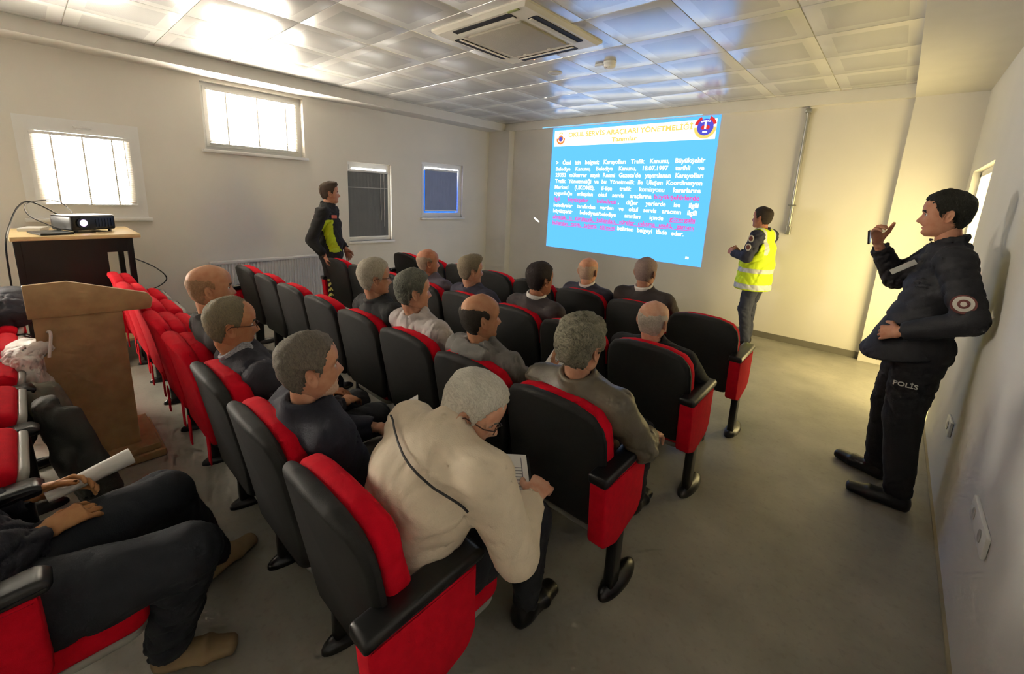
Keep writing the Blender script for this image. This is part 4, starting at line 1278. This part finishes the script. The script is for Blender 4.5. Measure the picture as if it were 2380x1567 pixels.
def seam_on(root, piece, pts, r, mat, name):
    """a thin piping lying on the back of a garment"""
    o = [c for c in root.children if c.name.startswith(piece)][0]
    co = np.zeros(len(o.data.vertices) * 3, np.float32); o.data.vertices.foreach_get('co', co); co = co.reshape(-1, 3)
    path = []
    for x, z in pts:
        d = (co[:, 0] - x) ** 2 + (co[:, 2] - z) ** 2
        near = np.argsort(d)[:60]; near = near[d[near] < .03 ** 2]
        if len(near): path.append((x, float(co[near, 1].min()) - .0015, z))
    ys = np.array([q[1] for q in path]); ys = np.convolve(np.pad(ys, 2, mode='edge'), np.ones(5) / 5, 'valid')
    path = [(q[0], float(y) - .002, q[2]) for q, y in zip(path, ys)]
    MB().tube(path, r, 6).build(name, mat, o)

m_shoe = M('black_leather_shoe', (22, 21, 21), .35, var=.1)
def fab(name, rgb, rough=.85, **k):
    k.setdefault('var', .10); k.setdefault('scale', 18); k.setdefault('bump', .30); k.setdefault('bscale', 260)
    return M(name, rgb, rough, **k)

def sit(ztop=1.19, dx=0.0, dyc=.19, wide=.175, hands='lap', yaw=0., pitch=0., lean=0., turn=0.):
    dz = ztop - 1.19
    z1 = .55 * dz
    sw = wide
    J = dict(pelvis=(0, .30, .45), waist=(dx * .3, .255, .60 + .3 * dz), chest=(dx * .6, .215 + lean * .6, .775 + z1),
             neck=(dx * .85, .195 + lean, .915 + dz * .9), shR=(dx * .8 + sw, .20 + lean * .9, .855 + dz * .85), shL=(dx * .8 - sw, .20 + lean * .9, .855 + dz * .85),
             crown=(dx, dyc + lean * 1.1, ztop), yaw=yaw, pitch=pitch, hem=(0, .30, .44),
             knR=(.10, .74, .46), knL=(-.10, .74, .46), anR=(.11, .72, .09), anL=(-.11, .72, .09))
    J['elR'] = (.245 + dx * .5, .36, .64 + .4 * dz); J['elL'] = (-.245 + dx * .5, .36, .64 + .4 * dz)
    J['wrR'] = (.10, .55, .60); J['wrL'] = (-.10, .55, .60)
    return J
LAP = dict(handR=dict(dir=(-.5, .8, -.15), palm=(0, -.2, -1), curl=.35), handL=dict(dir=(.5, .8, -.15), palm=(0, -.2, -1), curl=.35))

# ------------------------------------------------------------------ the audience
def seated(row, seat, label, J, look, **k):
    return person(label, (seat_x(seat, row) + (.04 if row == 0 else 0), ROWY[row], 0), 0, J, look, 'seated audience', **k)
T_dark = dict(mat=fab('dark_trousers', (36, 36, 40)))
T_grey = dict(mat=fab('grey_trousers', (74, 70, 64)))
m_specs = M('brown_spectacle_frame', (70, 36, 22), .35, metal=.3)
m_wshirt = fab('white_shirt', (222, 216, 210), .8)
SK1, SK2, SK3 = (214, 168, 142), (202, 154, 126), (216, 174, 150)
GREY, WHITE, DARK = (112, 108, 100), (206, 202, 192), (40, 32, 27)

# fourth row (nearest)
J = dict(pelvis=(.0, .31, .45), waist=(.01, .285, .61), chest=(.035, .32, .79), neck=(.075, .385, .935), shR=(.255, .375, .885), shL=(-.135, .40, .875),
         elR=(.335, .42, .66), wrR=(.24, .60, .685), elL=(-.24, .52, .66), wrL=(-.02, .66, .665), crown=(.125, .505, 1.10), yaw=math.radians(-58), pitch=math.radians(-28), hem=(.0, .30, .43),
         knR=(.14, .76, .45), knL=(-.10, .76, .46), anR=(.14, .74, .09), anL=(-.11, .74, .09))
m_beige = fab('beige_cotton', (214, 200, 178), .8, var=.05)
bei = seated(0, 0, 'white-haired man in a beige jacket bent over papers in the nearest seat', J,
       dict(head=dict(hair='short', thick=.012, seed=4), haircol=(216, 212, 200), haircol2=(180, 176, 164), skin=SK1, glasses=m_specs, jacket=dict(mat=m_beige, fold=.0045, freq=40, collar=.020, nosub=True, loose=1.06), trousers=T_dark, bulk=1.16, seed=2,
            handR=dict(dir=(-.2, .9, .0), palm=(-.4, 0, -1), curl=.5), handL=dict(dir=(.6, .8, -.1), palm=(0, -.2, -1), curl=.5)), res=.0095)
seam_on(bei[0], 'jacket', [(-.13 + .0148 * k, .94 - .0040 * k + .030 * math.sin(math.pi * k / 27)) for k in range(28)], .0035, M('dark_piping', (44, 44, 44), .7), 'yoke_piping')
J = sit(1.165, .08, .185, yaw=math.radians(-14), pitch=math.radians(3))
J['wrR'] = (.13, .50, .66); J['elR'] = (.27, .30, .63)
seated(0, 1, 'grey-haired man with white stubble in a dark navy jacket beside the beige jacket', J,
       dict(head=dict(hair='short', beard='full', seed=6), haircol=(122, 114, 102), haircol2=(92, 86, 78), beardcol=(214, 210, 204), skin=SK2, jacket=dict(mat=fab('dark_navy_cloth', (34, 34, 46)), fold=.008, collar=.026), trousers=T_grey, bulk=1.08, seed=3,
            handR=dict(dir=(-.1, .9, .35), palm=(-.9, 0, -.3), curl=.55), handL=LAP['handL']), res=.0095)
J = sit(1.16, -.10, .16, yaw=math.radians(-12), pitch=math.radians(-3))
m_plaid = M('checked_shirt', (150, 150, 158), .8, var=.5, scale=160)
seated(0, 2, 'man with brown spectacles in a charcoal jacket and checked shirt, fourth row', J,
       dict(head=dict(hair='receding', thick=.008, seed=8), haircol=(108, 100, 84), haircol2=(140, 128, 100), skin=(196, 142, 104), glasses=m_specs, shirt=m_plaid, jacket=dict(mat=fab('charcoal_jacket', (50, 48, 56)), collar=.012), trousers=T_dark, bulk=1.05, seed=4, **LAP), res=.0105)
J = sit(1.245, .0, .185, yaw=math.radians(-12), pitch=math.radians(0))
seated(0, 3, 'bald man in a dark grey zipped jacket, leftmost man of the fourth row', J,
       dict(head=dict(hair='fringe', thick=.003, seed=9), haircol=(168, 130, 98), skin=(206, 154, 120), jacket=dict(mat=fab('slate_jacket', (62, 62, 62)), collar=.026), trousers=T_dark, bulk=1.0, seed=5, **LAP), res=.0105)

# third row
J = sit(1.172, .03, .18, wide=.19, yaw=math.radians(-6), pitch=math.radians(0))
J['wrR'] = (.24, .50, .61); J['elR'] = (.29, .30, .66)
m_leather = M('brown_leather', (98, 90, 74), .42, var=.25, scale=9, bump=.35, bscale=60, spec=.6)
seated(1, 0, 'man with thick wavy grey hair in a brown leather jacket, third row', J,
       dict(head=dict(hair='curly', seed=12), haircol=(142, 138, 118), haircol2=(84, 80, 68), skin=SK2, jacket=dict(mat=m_leather, fold=.009, collar=.028), trousers=T_dark, bulk=1.12, seed=6,
            handR=dict(dir=(-.1, .9, -.3), palm=(0, -.2, -1), curl=.4), handL=LAP['handL']), res=.0105)
J = sit(1.168, -.04, .17, wide=.18, yaw=math.radians(-26), pitch=math.radians(0))
J['wrR'] = (.16, .54, .70); J['elR'] = (.27, .32, .66)
seated(1, 1, 'balding man in a grey hooded jacket looking right, third row', J,
       dict(head=dict(hair='fringe', thick=.013, seed=14, nose=1.1), haircol=(58, 50, 42), haircol2=(44, 38, 32), skin=(190, 142, 108), jacket=dict(mat=fab('grey_fleece', (112, 110, 106)), hood=True, collar=.02), trousers=T_dark, bulk=1.05, seed=7,
            handR=dict(dir=(.2, .8, .4), palm=(-.9, 0, -.2), curl=.5), handL=LAP['handL']), res=.011)
J = sit(1.20, -.08, .165, yaw=math.radians(-22))
seated(1, 2, 'grey-haired man in a pale grey shirt jacket, third row', J,
       dict(head=dict(hair='full', seed=15), haircol=(120, 120, 108), haircol2=(74, 76, 68), skin=SK2, jacket=dict(mat=fab('pale_grey_cotton', (190, 182, 180), .8), collar=.026), trousers=T_dark, bulk=1.0, seed=8, **LAP), res=.011)
J = sit(1.212, .02, .165, yaw=math.radians(-20))
seated(1, 3, 'white-haired man with spectacles in a black jacket, third row', J,
       dict(head=dict(hair='full', seed=16, thick=.014), haircol=(190, 182, 166), haircol2=(150, 142, 126), skin=SK2, glasses=m_specs, jacket=dict(mat=fab('black_wool', (36, 36, 36)), collar=.02), trousers=T_dark, bulk=1.08, seed=9, **LAP), res=.012)

# second row
J = sit(1.095, -.04, .17, wide=.19, yaw=math.radians(-4))
seated(2, 0, 'bald man with a white hair fringe in a black coat, second-row aisle seat', J,
       dict(head=dict(hair='fringe', thick=.005, seed=17), haircol=(184, 172, 158), skin=(212, 168, 142), jacket=dict(mat=fab('black_coat', (24, 24, 25)), collar=.02), trousers=T_dark, bulk=1.12, seed=10, **LAP), res=.012)
J = sit(1.195, .13, .20, yaw=math.radians(-16))
seated(2, 2, 'dark-haired man in a dark suit with white collar and red tie', J,
       dict(head=dict(hair='short', thick=.012, seed=18), haircol=(46, 36, 34), skin=(176, 122, 92), shirt=m_wshirt, tie=fab('dark_red_tie', (96, 18, 30)), jacket=dict(mat=fab('dark_brown_suit', (62, 54, 54)), collar=.006, fold=.004), trousers=T_dark, seed=11, **LAP), res=.012)
J = sit(1.163, -.03, .16, yaw=math.radians(-24))
seated(2, 3, 'grey-blond man with swept-up hair in a navy jacket, second row', J,
       dict(head=dict(hair='short', thick=.012, quiff=True, seed=19), haircol=(150, 138, 116), haircol2=(118, 106, 88), skin=SK1, jacket=dict(mat=fab('muted_navy', (56, 54, 70)), collar=.022), trousers=T_dark, bulk=1.05, seed=12, **LAP), res=.012)
J = sit(1.153, -.07, .16, yaw=math.radians(-24))
seated(2, 4, 'bald man with grey beard in a mauve-grey jacket, leftmost of the second row', J,
       dict(head=dict(hair='fringe', thick=.004, beard='full', seed=20), haircol=(168, 146, 126), beardcol=(160, 150, 140), skin=(198, 142, 116), jacket=dict(mat=fab('mauve_grey', (92, 84, 96)), collar=.024), trousers=T_dark, seed=13, **LAP), res=.012)

# front row
J = sit(1.145, -.01, .18, wide=.18, yaw=math.radians(4))
seated(3, 2, 'bald man in a navy suit right below the projected slide', J,
       dict(head=dict(hair='fringe', thick=.004, seed=21), haircol=(184, 156, 136), skin=(208, 156, 128), shirt=m_wshirt, jacket=dict(mat=fab('navy_suit', (52, 50, 64)), collar=.014, fold=.004), trousers=T_dark, bulk=1.05, seed=14, **LAP), res=.012)
J = sit(1.215, .0, .18, wide=.185, yaw=math.radians(-5))
seated(3, 1, 'close-cropped grey-haired man in a dark brown suit, front row', J,
       dict(head=dict(hair='short', thick=.004, rough=.0006, seed=22), haircol=(134, 112, 108), haircol2=(160, 138, 128), skin=(184, 136, 112), shirt=m_wshirt, jacket=dict(mat=fab('brown_black_suit', (52, 45, 44)), collar=.014, fold=.004), trousers=T_dark, bulk=1.1, seed=15, **LAP), res=.012)

# back row, lower left: only arms, hands and legs reach into the picture
J = sit(1.20, -.02, .12)
J.update(knR=(.21, .66, .49), knL=(-.16, .66, .49), anR=(.10, .60, .09), anL=(-.22, .80, .09), elR=(.20, .20, .60), wrR=(-.06, .36, .585), elL=(-.28, .24, .62), wrL=(-.24, .36, .62), shR=(.17, .10, .86), shL=(-.2, .10, .86), neck=(-.02, .09, .92), chest=(0, .13, .78), waist=(0, .2, .6), pelvis=(0, .26, .45), hem=(0, .26, .45),
         ftR=(.5, .9, 0), ftL=(-.35, .9, 0))
m_tan = M('tan_suede_shoe', (150, 128, 94), .8, var=.12)
person('man in dark clothes with tan shoes holding a rolled paper, lower left corner', (ZX[0], ZY, 0), 0, J,
       dict(head=dict(hair='short'), haircol=DARK, skin=(196, 146, 96), jacket=dict(mat=fab('ink_blue_jacket', (42, 42, 50)), collar=.02, fold=.010, freq=24), trousers=dict(mat=fab('ink_trousers', (34, 36, 42))), shoes=m_tan, legs=1.28, bulk=1.1, seed=16,
            handR=dict(dir=(-.25, .9, .12), palm=(-.35, 0, -1), curl=.42), handL=dict(dir=(.15, .95, .1), palm=(.9, 0, -.4), curl=.45)), res=.0095)

# ------------------------------------------------------------------ standing figures
def stand(h, **k):
    s = h / 1.75
    J = dict(pelvis=(0, 0, .92 * s), waist=(0, .01, 1.06 * s), chest=(0, -.005, 1.27 * s), neck=(0, -.02, 1.465 * s), shR=(.185, -.02, 1.405 * s), shL=(-.185, -.02, 1.405 * s),
             elR=(.25, -.05, 1.12 * s), wrR=(.25, .03, .89 * s), elL=(-.25, -.05, 1.12 * s), wrL=(-.25, .03, .89 * s), crown=(0, -.0, h), hem=(0, 0, .88 * s),
             knR=(.10, .02, .50 * s), knL=(-.10, .02, .50 * s), anR=(.11, -.02, .09), anL=(-.11, -.02, .09))
    J.update(k); return J

# police officer filming
J = stand(1.768, pelvis=(0, -.03, .93), waist=(0, -.015, 1.07), chest=(0, -.05, 1.27), neck=(0, -.055, 1.48), shR=(.175, -.03, 1.415), shL=(-.185, -.075, 1.42), crown=(0, -.01, 1.768),
          elR=(.20, .13, 1.265), wrR=(.10, .235, 1.455), elL=(-.275, -.17, 1.15), wrL=(-.20, .06, 1.03), knR=(.13, .03, .52), knL=(-.12, -.03, .52), anR=(.17, .02, .09), anL=(-.13, -.085, .09),
          ftR=(.42, .9, 0), ftL=(.02, 1, 0), hem=(0, .03, .84), hemcut=.875, hemtilt=-.25, pitch=math.radians(-3))
m_pol = fab('black_police_jacket', (27, 26, 31), .7)
pol, Jp, Hp_ = person('police officer in black uniform filming with a phone by the right wall', (.17, 3.25, 0), math.radians(90), J,
    dict(head=dict(hair='full', thick=.014, seed=30, nose=1.05), haircol=(36, 34, 26), skin=(200, 148, 118), jacket=dict(mat=m_pol, flare=.05, fold=.008, freq=28, collar=.030, loose=1.08), trousers=dict(mat=fab('black_cargo', (28, 26, 29))), bulk=1.1, boot=.17, legs=1.18, shoe_s=1.15, seed=31,
         handR=dict(dir=(-.25, .35, 1), palm=(-.55, -.8, .1), curl=.75, thumb=.6), handL=dict(dir=(.55, .8, -.35), palm=(.8, 0, -.3), curl=.5)), res=.0095)
def piece_of(root, nm): return [o for o in root.children if o.name.startswith(nm)][0]
def on_left_side(me, x, y, z, tilt=0.0):
    o = link_mesh(me.name.split('.')[0], me, piece_of(pol, 'trousers' if 'thigh' in me.name else 'jacket'))
    m3 = Matrix(((0, 0, -1), (-1, 0, 0), (0, 1, 0))).to_4x4() @ Matrix.Rotation(tilt, 4, 'Z')
    o.matrix_local = Matrix.Translation((x, y, z)) @ m3
    return o
m_silver = M('reflective_silver', (196, 196, 190), .4, var=.1)
on_left_side(text_mesh('thigh_lettering', 'POLİS', .034, m_silver, .10, .0006, .002), -.206, .045, .735)
def flat(name, outline, mat, t=.004):
    return MB().prism(outline, 'z', 0, t, .001, 1).mesh(name, [mat])
circ = lambda r, n=24, sx=1.0: [(r * sx * math.cos(2 * math.pi * k / n), r * math.sin(2 * math.pi * k / n)) for k in range(n)]
m_patch = M('patch_dark_red', (112, 60, 56), .7); m_patchw = M('patch_white', (206, 202, 190), .7)
on_left_side(flat('sleeve_patch', circ(.047), m_patch), -.318, -.125, 1.235)
on_left_side(flat('sleeve_patch', circ(.038), m_patchw, .005), -.3195, -.125, 1.238)
on_left_side(flat('sleeve_patch', circ(.022), m_patch, .006), -.321, -.125, 1.238)
on_left_side(flat('sleeve_patch', circ(.012), m_patchw, .007), -.322, -.125, 1.238)
o = flat('name_tag', rrect(-.06, .06, -.014, .014, .004), m_silver)
o = link_mesh('name_tag', o, piece_of(pol, 'jacket')); o.matrix_local = Matrix.Translation((-.135, .112, 1.365)) @ Matrix(((.35, 0, -.94), (-.75, .6, -.28), (.56, .8, .2))).to_4x4().normalized()

# presenter in a safety vest
J = stand(1.64, crown=(0, .02, 1.64), neck=(0, -.0, 1.36), elL=(-.25, .02, 1.08), wrL=(-.13, .23, 1.10), elR=(.25, .03, 1.08), wrR=(.05, .24, 1.09), hem=(0, .0, .90), vesthem=(0, .02, .78), pelvis=(0, -.02, .86), anR=(.13, .05, .09), anL=(-.10, -.04, .09), knR=(.12, .07, .48), pitch=math.radians(2))
m_navyu = fab('navy_uniform', (40, 42, 60)); m_vest = fab('fluorescent_yellow', (214, 240, 30), .7, var=.05); m_refl = M('reflective_tape', (200, 204, 204), .35, var=.06)
def vestpaint(C, J):
    z = C[:, 2]; mi = np.zeros(len(C), int)
    for a in (.745, .93):
        mi[np.abs(z - a) < .027] = 1
    mi[(z > 1.12) & (np.abs(np.abs(C[:, 0]) - .115) < .024)] = 1
    mi[(np.abs(C[:, 0]) < .03) & (C[:, 1] > .05)] = 2
    return mi
pre, Jr, Hr = person('presenter in a yellow reflective vest and navy uniform beside the slide', (-1.13, 5.60, 0), math.radians(78), J,
    dict(head=dict(hair='short', thick=.011, seed=33), haircol=(44, 34, 30), skin=(190, 134, 108), jacket=dict(mat=m_navyu, collar=.024), trousers=dict(mat=fab('navy_trousers', (54, 58, 76))), vest=[m_vest, m_refl, m_navyu], vestpaint=vestpaint, bulk=1.0, seed=34,
         handL=dict(dir=(.5, .8, .25), palm=(.8, -.3, -.2), curl=.6), handR=dict(dir=(-.5, .8, .3), palm=(-.8, -.3, -.2), curl=.6)), res=.011)
for (dz, r, mm) in ((0.0, .040, m_patchw), (.002, .026, m_patch)):
    me = flat('sleeve_patch', circ(r, 20, .8), mm, .004 + dz)
    o = link_mesh('sleeve_patch', me, piece_of(pre, 'jacket')); o.matrix_local = Matrix.Translation((-.292 - dz, .0, 1.20)) @ Matrix(((0, 0, -1), (-1, 0, 0), (0, 1, 0))).to_4x4()
    o = link_mesh('sleeve_patch', me, piece_of(pre, 'jacket')); o.matrix_local = Matrix.Translation((-.268 - dz, -.005, 1.295)) @ Matrix(((0, 0, -1), (-1, 0, 0), (0, 1, 0))).to_4x4()

# young man by the window wall
J = stand(1.705, crown=(0, .0, 1.70), elR=(.25, -.13, 1.07), wrR=(.235, .0, .895), elL=(-.25, -.02, 1.08), wrL=(-.2, .12, .92), knR=(.10, .04, .48), pitch=math.radians(2), yaw=math.radians(22))
m_neon = fab('neon_yellow_panel', (186, 208, 20), .7, var=.06)
def ypaint(C, J):
    x, y, z = C[:, 0], C[:, 1], C[:, 2]
    mi = np.zeros(len(C), int)
    band = (y > -.03 + .28 * np.maximum(0, 1.16 - z)) & (y < .075 + .25 * np.maximum(0, 1.15 - z)) & (z > .92) & (z < 1.29) & (x > .02) & (x < .215)
    mi[band] = 1
    return mi
def tpaint(C, J):
    x, y, z = C[:, 0], C[:, 1], C[:, 2]
    mi = np.zeros(len(C), int)
    side = (x > .125) & (np.abs(y - .04) < .036) & (z < .62) & (z > .2)
    mi[side & (((z + .8 * np.abs(y - .04)) % .062) < .03)] = 1
    return mi
yng, Jy, Hy = person('young man in a black and neon-yellow tracksuit standing by the radiator', (-4.86, 2.33, 0), math.radians(-42), J,
    dict(head=dict(hair='short', thick=.012, quiff=True, seed=36, nose=1.1), haircol=(66, 50, 38), skin=(196, 146, 122), jacket=dict(mat=fab('black_softshell', (26, 25, 27)), collar=.030, extra=[m_neon], paint=ypaint), trousers=dict(mat=fab('black_track_trousers', (28, 27, 30)), extra=[M('pale_yellow_chevron', (236, 232, 130), .6)], paint=tpaint), seed=37,
         handR=dict(dir=(.1, .35, -.95), palm=(-.3, .9, .3), curl=.5), handL=dict(dir=(.2, .4, -.9), palm=(.9, 0, 0), curl=.4)), res=.0105)
me = flat('chest_badge', rrect(-.028, .028, -.018, .018, .003), M('red_badge', (206, 110, 110), .7))
o = link_mesh('chest_badge', me, piece_of(yng, 'jacket')); o.matrix_local = Matrix.Translation((.125, .088, 1.325)) @ Matrix(((.35, .0, .94), (-.94, 0, .35), (0, 1, 0))).to_4x4()

# ------------------------------------------------------------------ things held or left about
ph = empty('smartphone', (-.115, 3.345, 1.50), rz=math.radians(90), label='dark smartphone held up by the police officer', cat='phone')
o = MB().prism(rrect(-.08, .08, -.04, .04, .01), 'y', -.005, .005, .002, 2).build('body', m_black, ph); o.rotation_euler = (math.radians(-8), 0, 0)
o = MB().prism(rrect(-.07, .07, -.033, .033, .006), 'y', -.0052, -.0042, 0, 1).build('screen', EM('phone_screen', (150, 160, 170), .5), ph); o.rotation_euler = (math.radians(-8), 0, 0)

def sheet(name, w, h, loc, rot, label, cat, marks=(), mat=m_paper, th=.0012):
    root = empty(name, loc, label=label, cat=cat); root.rotation_euler = rot
    MB().prism(rrect(-w / 2, w / 2, -h / 2, h / 2, .002, 1), 'z', 0, th).build('page', mat, root, smooth=False)
    for (x0, x1, y0, y1, mm) in marks:
        MB().box(x0, x1, y0, y1, th, th + .0006).build('print', mm, root, smooth=False)
    return root
m_mblue = M('print_blue', (70, 110, 190), .7); m_mred = M('print_red', (206, 60, 52), .7)
mk = [(-.085 + .0, .085, .12 - .016 * k, .123 - .016 * k, m_ink) for k in range(3, 15)] + [(-.03, .01, .075, .10, m_mblue), (-.085, -.082, -.13, .13, m_ink), (.082, .085, -.13, .13, m_ink)]
bx, by = seat_x(0, 0) + .06, ROWY[0]
r_ = (math.radians(4), math.radians(3), math.radians(45))
sheet('printed_form', .21, .297, (bx + .078, by + .605, .672), r_, 'printed white form on the clipboard of the man in beige', 'paper', mk)
sheet('clipboard', .225, .325, (bx + .095, by + .592, .664), r_, 'black clipboard under the printed form', 'clipboard', [], m_black, .004)
sheet('leaflet', .20, .25, (seat_x(1) + .17, ROWY[1] + .62, .79), (math.radians(48), math.radians(-8), math.radians(-20)), 'white leaflet with red and blue logos held by the man in grey', 'leaflet', [(.0, .05, .07, .11, m_mred), (-.06, -.03, .07, .10, m_mblue), (-.08, .08, .02, .023, m_ink), (-.08, .08, -.01, -.007, m_ink), (-.08, .08, -.04, -.037, m_ink)])
sheet('folded_note', .08, .13, (seat_x(1, 0) + .10, ROWY[0] + .60, .735), (math.radians(35), math.radians(20), math.radians(-35)), 'small folded note in the hands of the man in navy', 'paper')
# rolled paper
mb = MB(); pa = np.array([ZX[0] - .21, ZY + .38, .615]); pb = np.array([ZX[0] - .235, ZY + .60, .655])
mb.tube([tuple(pa), tuple(pa * .5 + pb * .5), tuple(pb)], [.020, .026, .030], 16)
o = mb.build('rolled_paper', m_paper); tag(o, 'rolled white paper in the hand of the man at lower left', 'rolled paper')

def blob(name, fn, lo, hi, h, mat, label, cat):
    F = Field(lo, hi, h); fn(F); v, q = F.mesh()
    o = link_mesh(name, mesh_np(name, v, q, [mat])); tag(o, label, cat); return o
def f_bag(F):
    c = np.array([ZX[3] - .13, ZY + .36, .07])
    F.ell(c + (0, -.02, .50), c + (0, .0, .66), (.22, .13), (.20, .08), (1, 0, 0), .03)
    F.ell(c + (-.05, .0, .64), c + (.12, .06, .70), (.07, .05), (.06, .05), (0, 1, 0), .03)
    F.folds(.010, 46, 3)
bag = blob('tote_bag', f_bag, (ZX[3] - .55, ZY + .05, .3), (ZX[3] + .25, ZY + .65, .95), .009, fab('white_bag_cloth', (232, 226, 220), .7, var=.04), 'crumpled white bag lying on the back-row chairs', 'bag')
MB().tube(bezier([(ZX[3] - .04, ZY + .40, .74), (ZX[3] - .02, ZY + .44, .83), (ZX[3] + .02, ZY + .46, .84), (ZX[3] + .04, ZY + .44, .72)], 18), .007, 8).build('handle', fab('white_bag_cloth', (232, 226, 220)), bag)
def f_coat(F):
    c = np.array([ZX[2] + .10, ZY + .42, .0])
    F.ell(c + (-.05, -.02, .67), c + (.0, .03, .38), (.10, .045), (.15, .05), (1, 0, 0), .03)
    F.ell(c + (.02, .02, .44), c + (.10, .10, .16), (.15, .045), (.12, .04), (1, 0, 0), .04)
    F.cap(c + (.05, .05, .62), c + (.20, .14, .30), .045, .040, .03)
    F.folds(.007, 30, 5)
blob('draped_coat', f_coat, (ZX[2] - .25, ZY + .15, .03), (ZX[2] + .5, ZY + .8, .85), .009, fab('dark_olive_coat', (58, 58, 53), .8), 'dark coat hanging over the back-row armrest by the lectern', 'coat')
def f_coat3(F):
    c = np.array([ZX[3] + .24, ZY + .40, -.07])
    F.ell(c + (-.04, -.05, .70), c + (.0, .02, .44), (.09, .04), (.12, .05), (1, 0, 0), .03)
    F.cap(c + (-.02, .02, .68), c + (.06, .12, .36), .042, .038, .03)
    F.folds(.007, 34, 8)
blob('hanging_jacket', f_coat3, (ZX[3] - .1, ZY + .1, .25), (ZX[3] + .55, ZY + .75, .9), .009, fab('pale_olive_jacket', (122, 120, 106), .8), 'grey-olive jacket hanging beside the white bag', 'jacket')
def f_coat2(F):
    c = np.array([ZX[5] - .10, ZY + .26, .0])
    F.ell(c + (-.16, .0, .74), c + (.20, .02, .74), (.14, .08), (.13, .08), (0, 1, 0), .04)
    F.ell(c + (-.10, .06, .84), c + (.16, .04, .82), (.10, .06), (.09, .05), (0, 1, 0), .05)
    F.folds(.010, 30, 6)
blob('folded_jacket', f_coat2, (ZX[5] - .55, ZY - .05, .5), (ZX[5] + .4, ZY + .6, 1.1), .011, fab('blue_black_jacket', (48, 48, 56), .8), 'dark jacket piled on the back-row armrests beside the projector stand', 'jacket')

# wall sockets on the right wall
for (y, z, w, lab) in ((2.25, .515, .16, 'white double wall socket on the right wall nearest the camera'), (3.43, .455, .08, 'white wall socket on the right wall behind the police officer')):
    so = empty('wall_socket', (XR, y, z), label=lab, cat='socket')
    MB().prism(rrect(-w, w, -.045, .045, .01), 'x', -.014, 0, .004, 2).build('cover_plate', m_pvc, so)
    for k in ((-.08, .08) if w > .1 else (0,)):
        MB().prism([(k + .024 * math.cos(t), .024 * math.sin(t)) for t in [2 * math.pi * i / 20 for i in range(20)]], 'x', -.0165, -.013, 0).build('socket_insert', M('socket_grey', (190, 188, 182), .5), so)
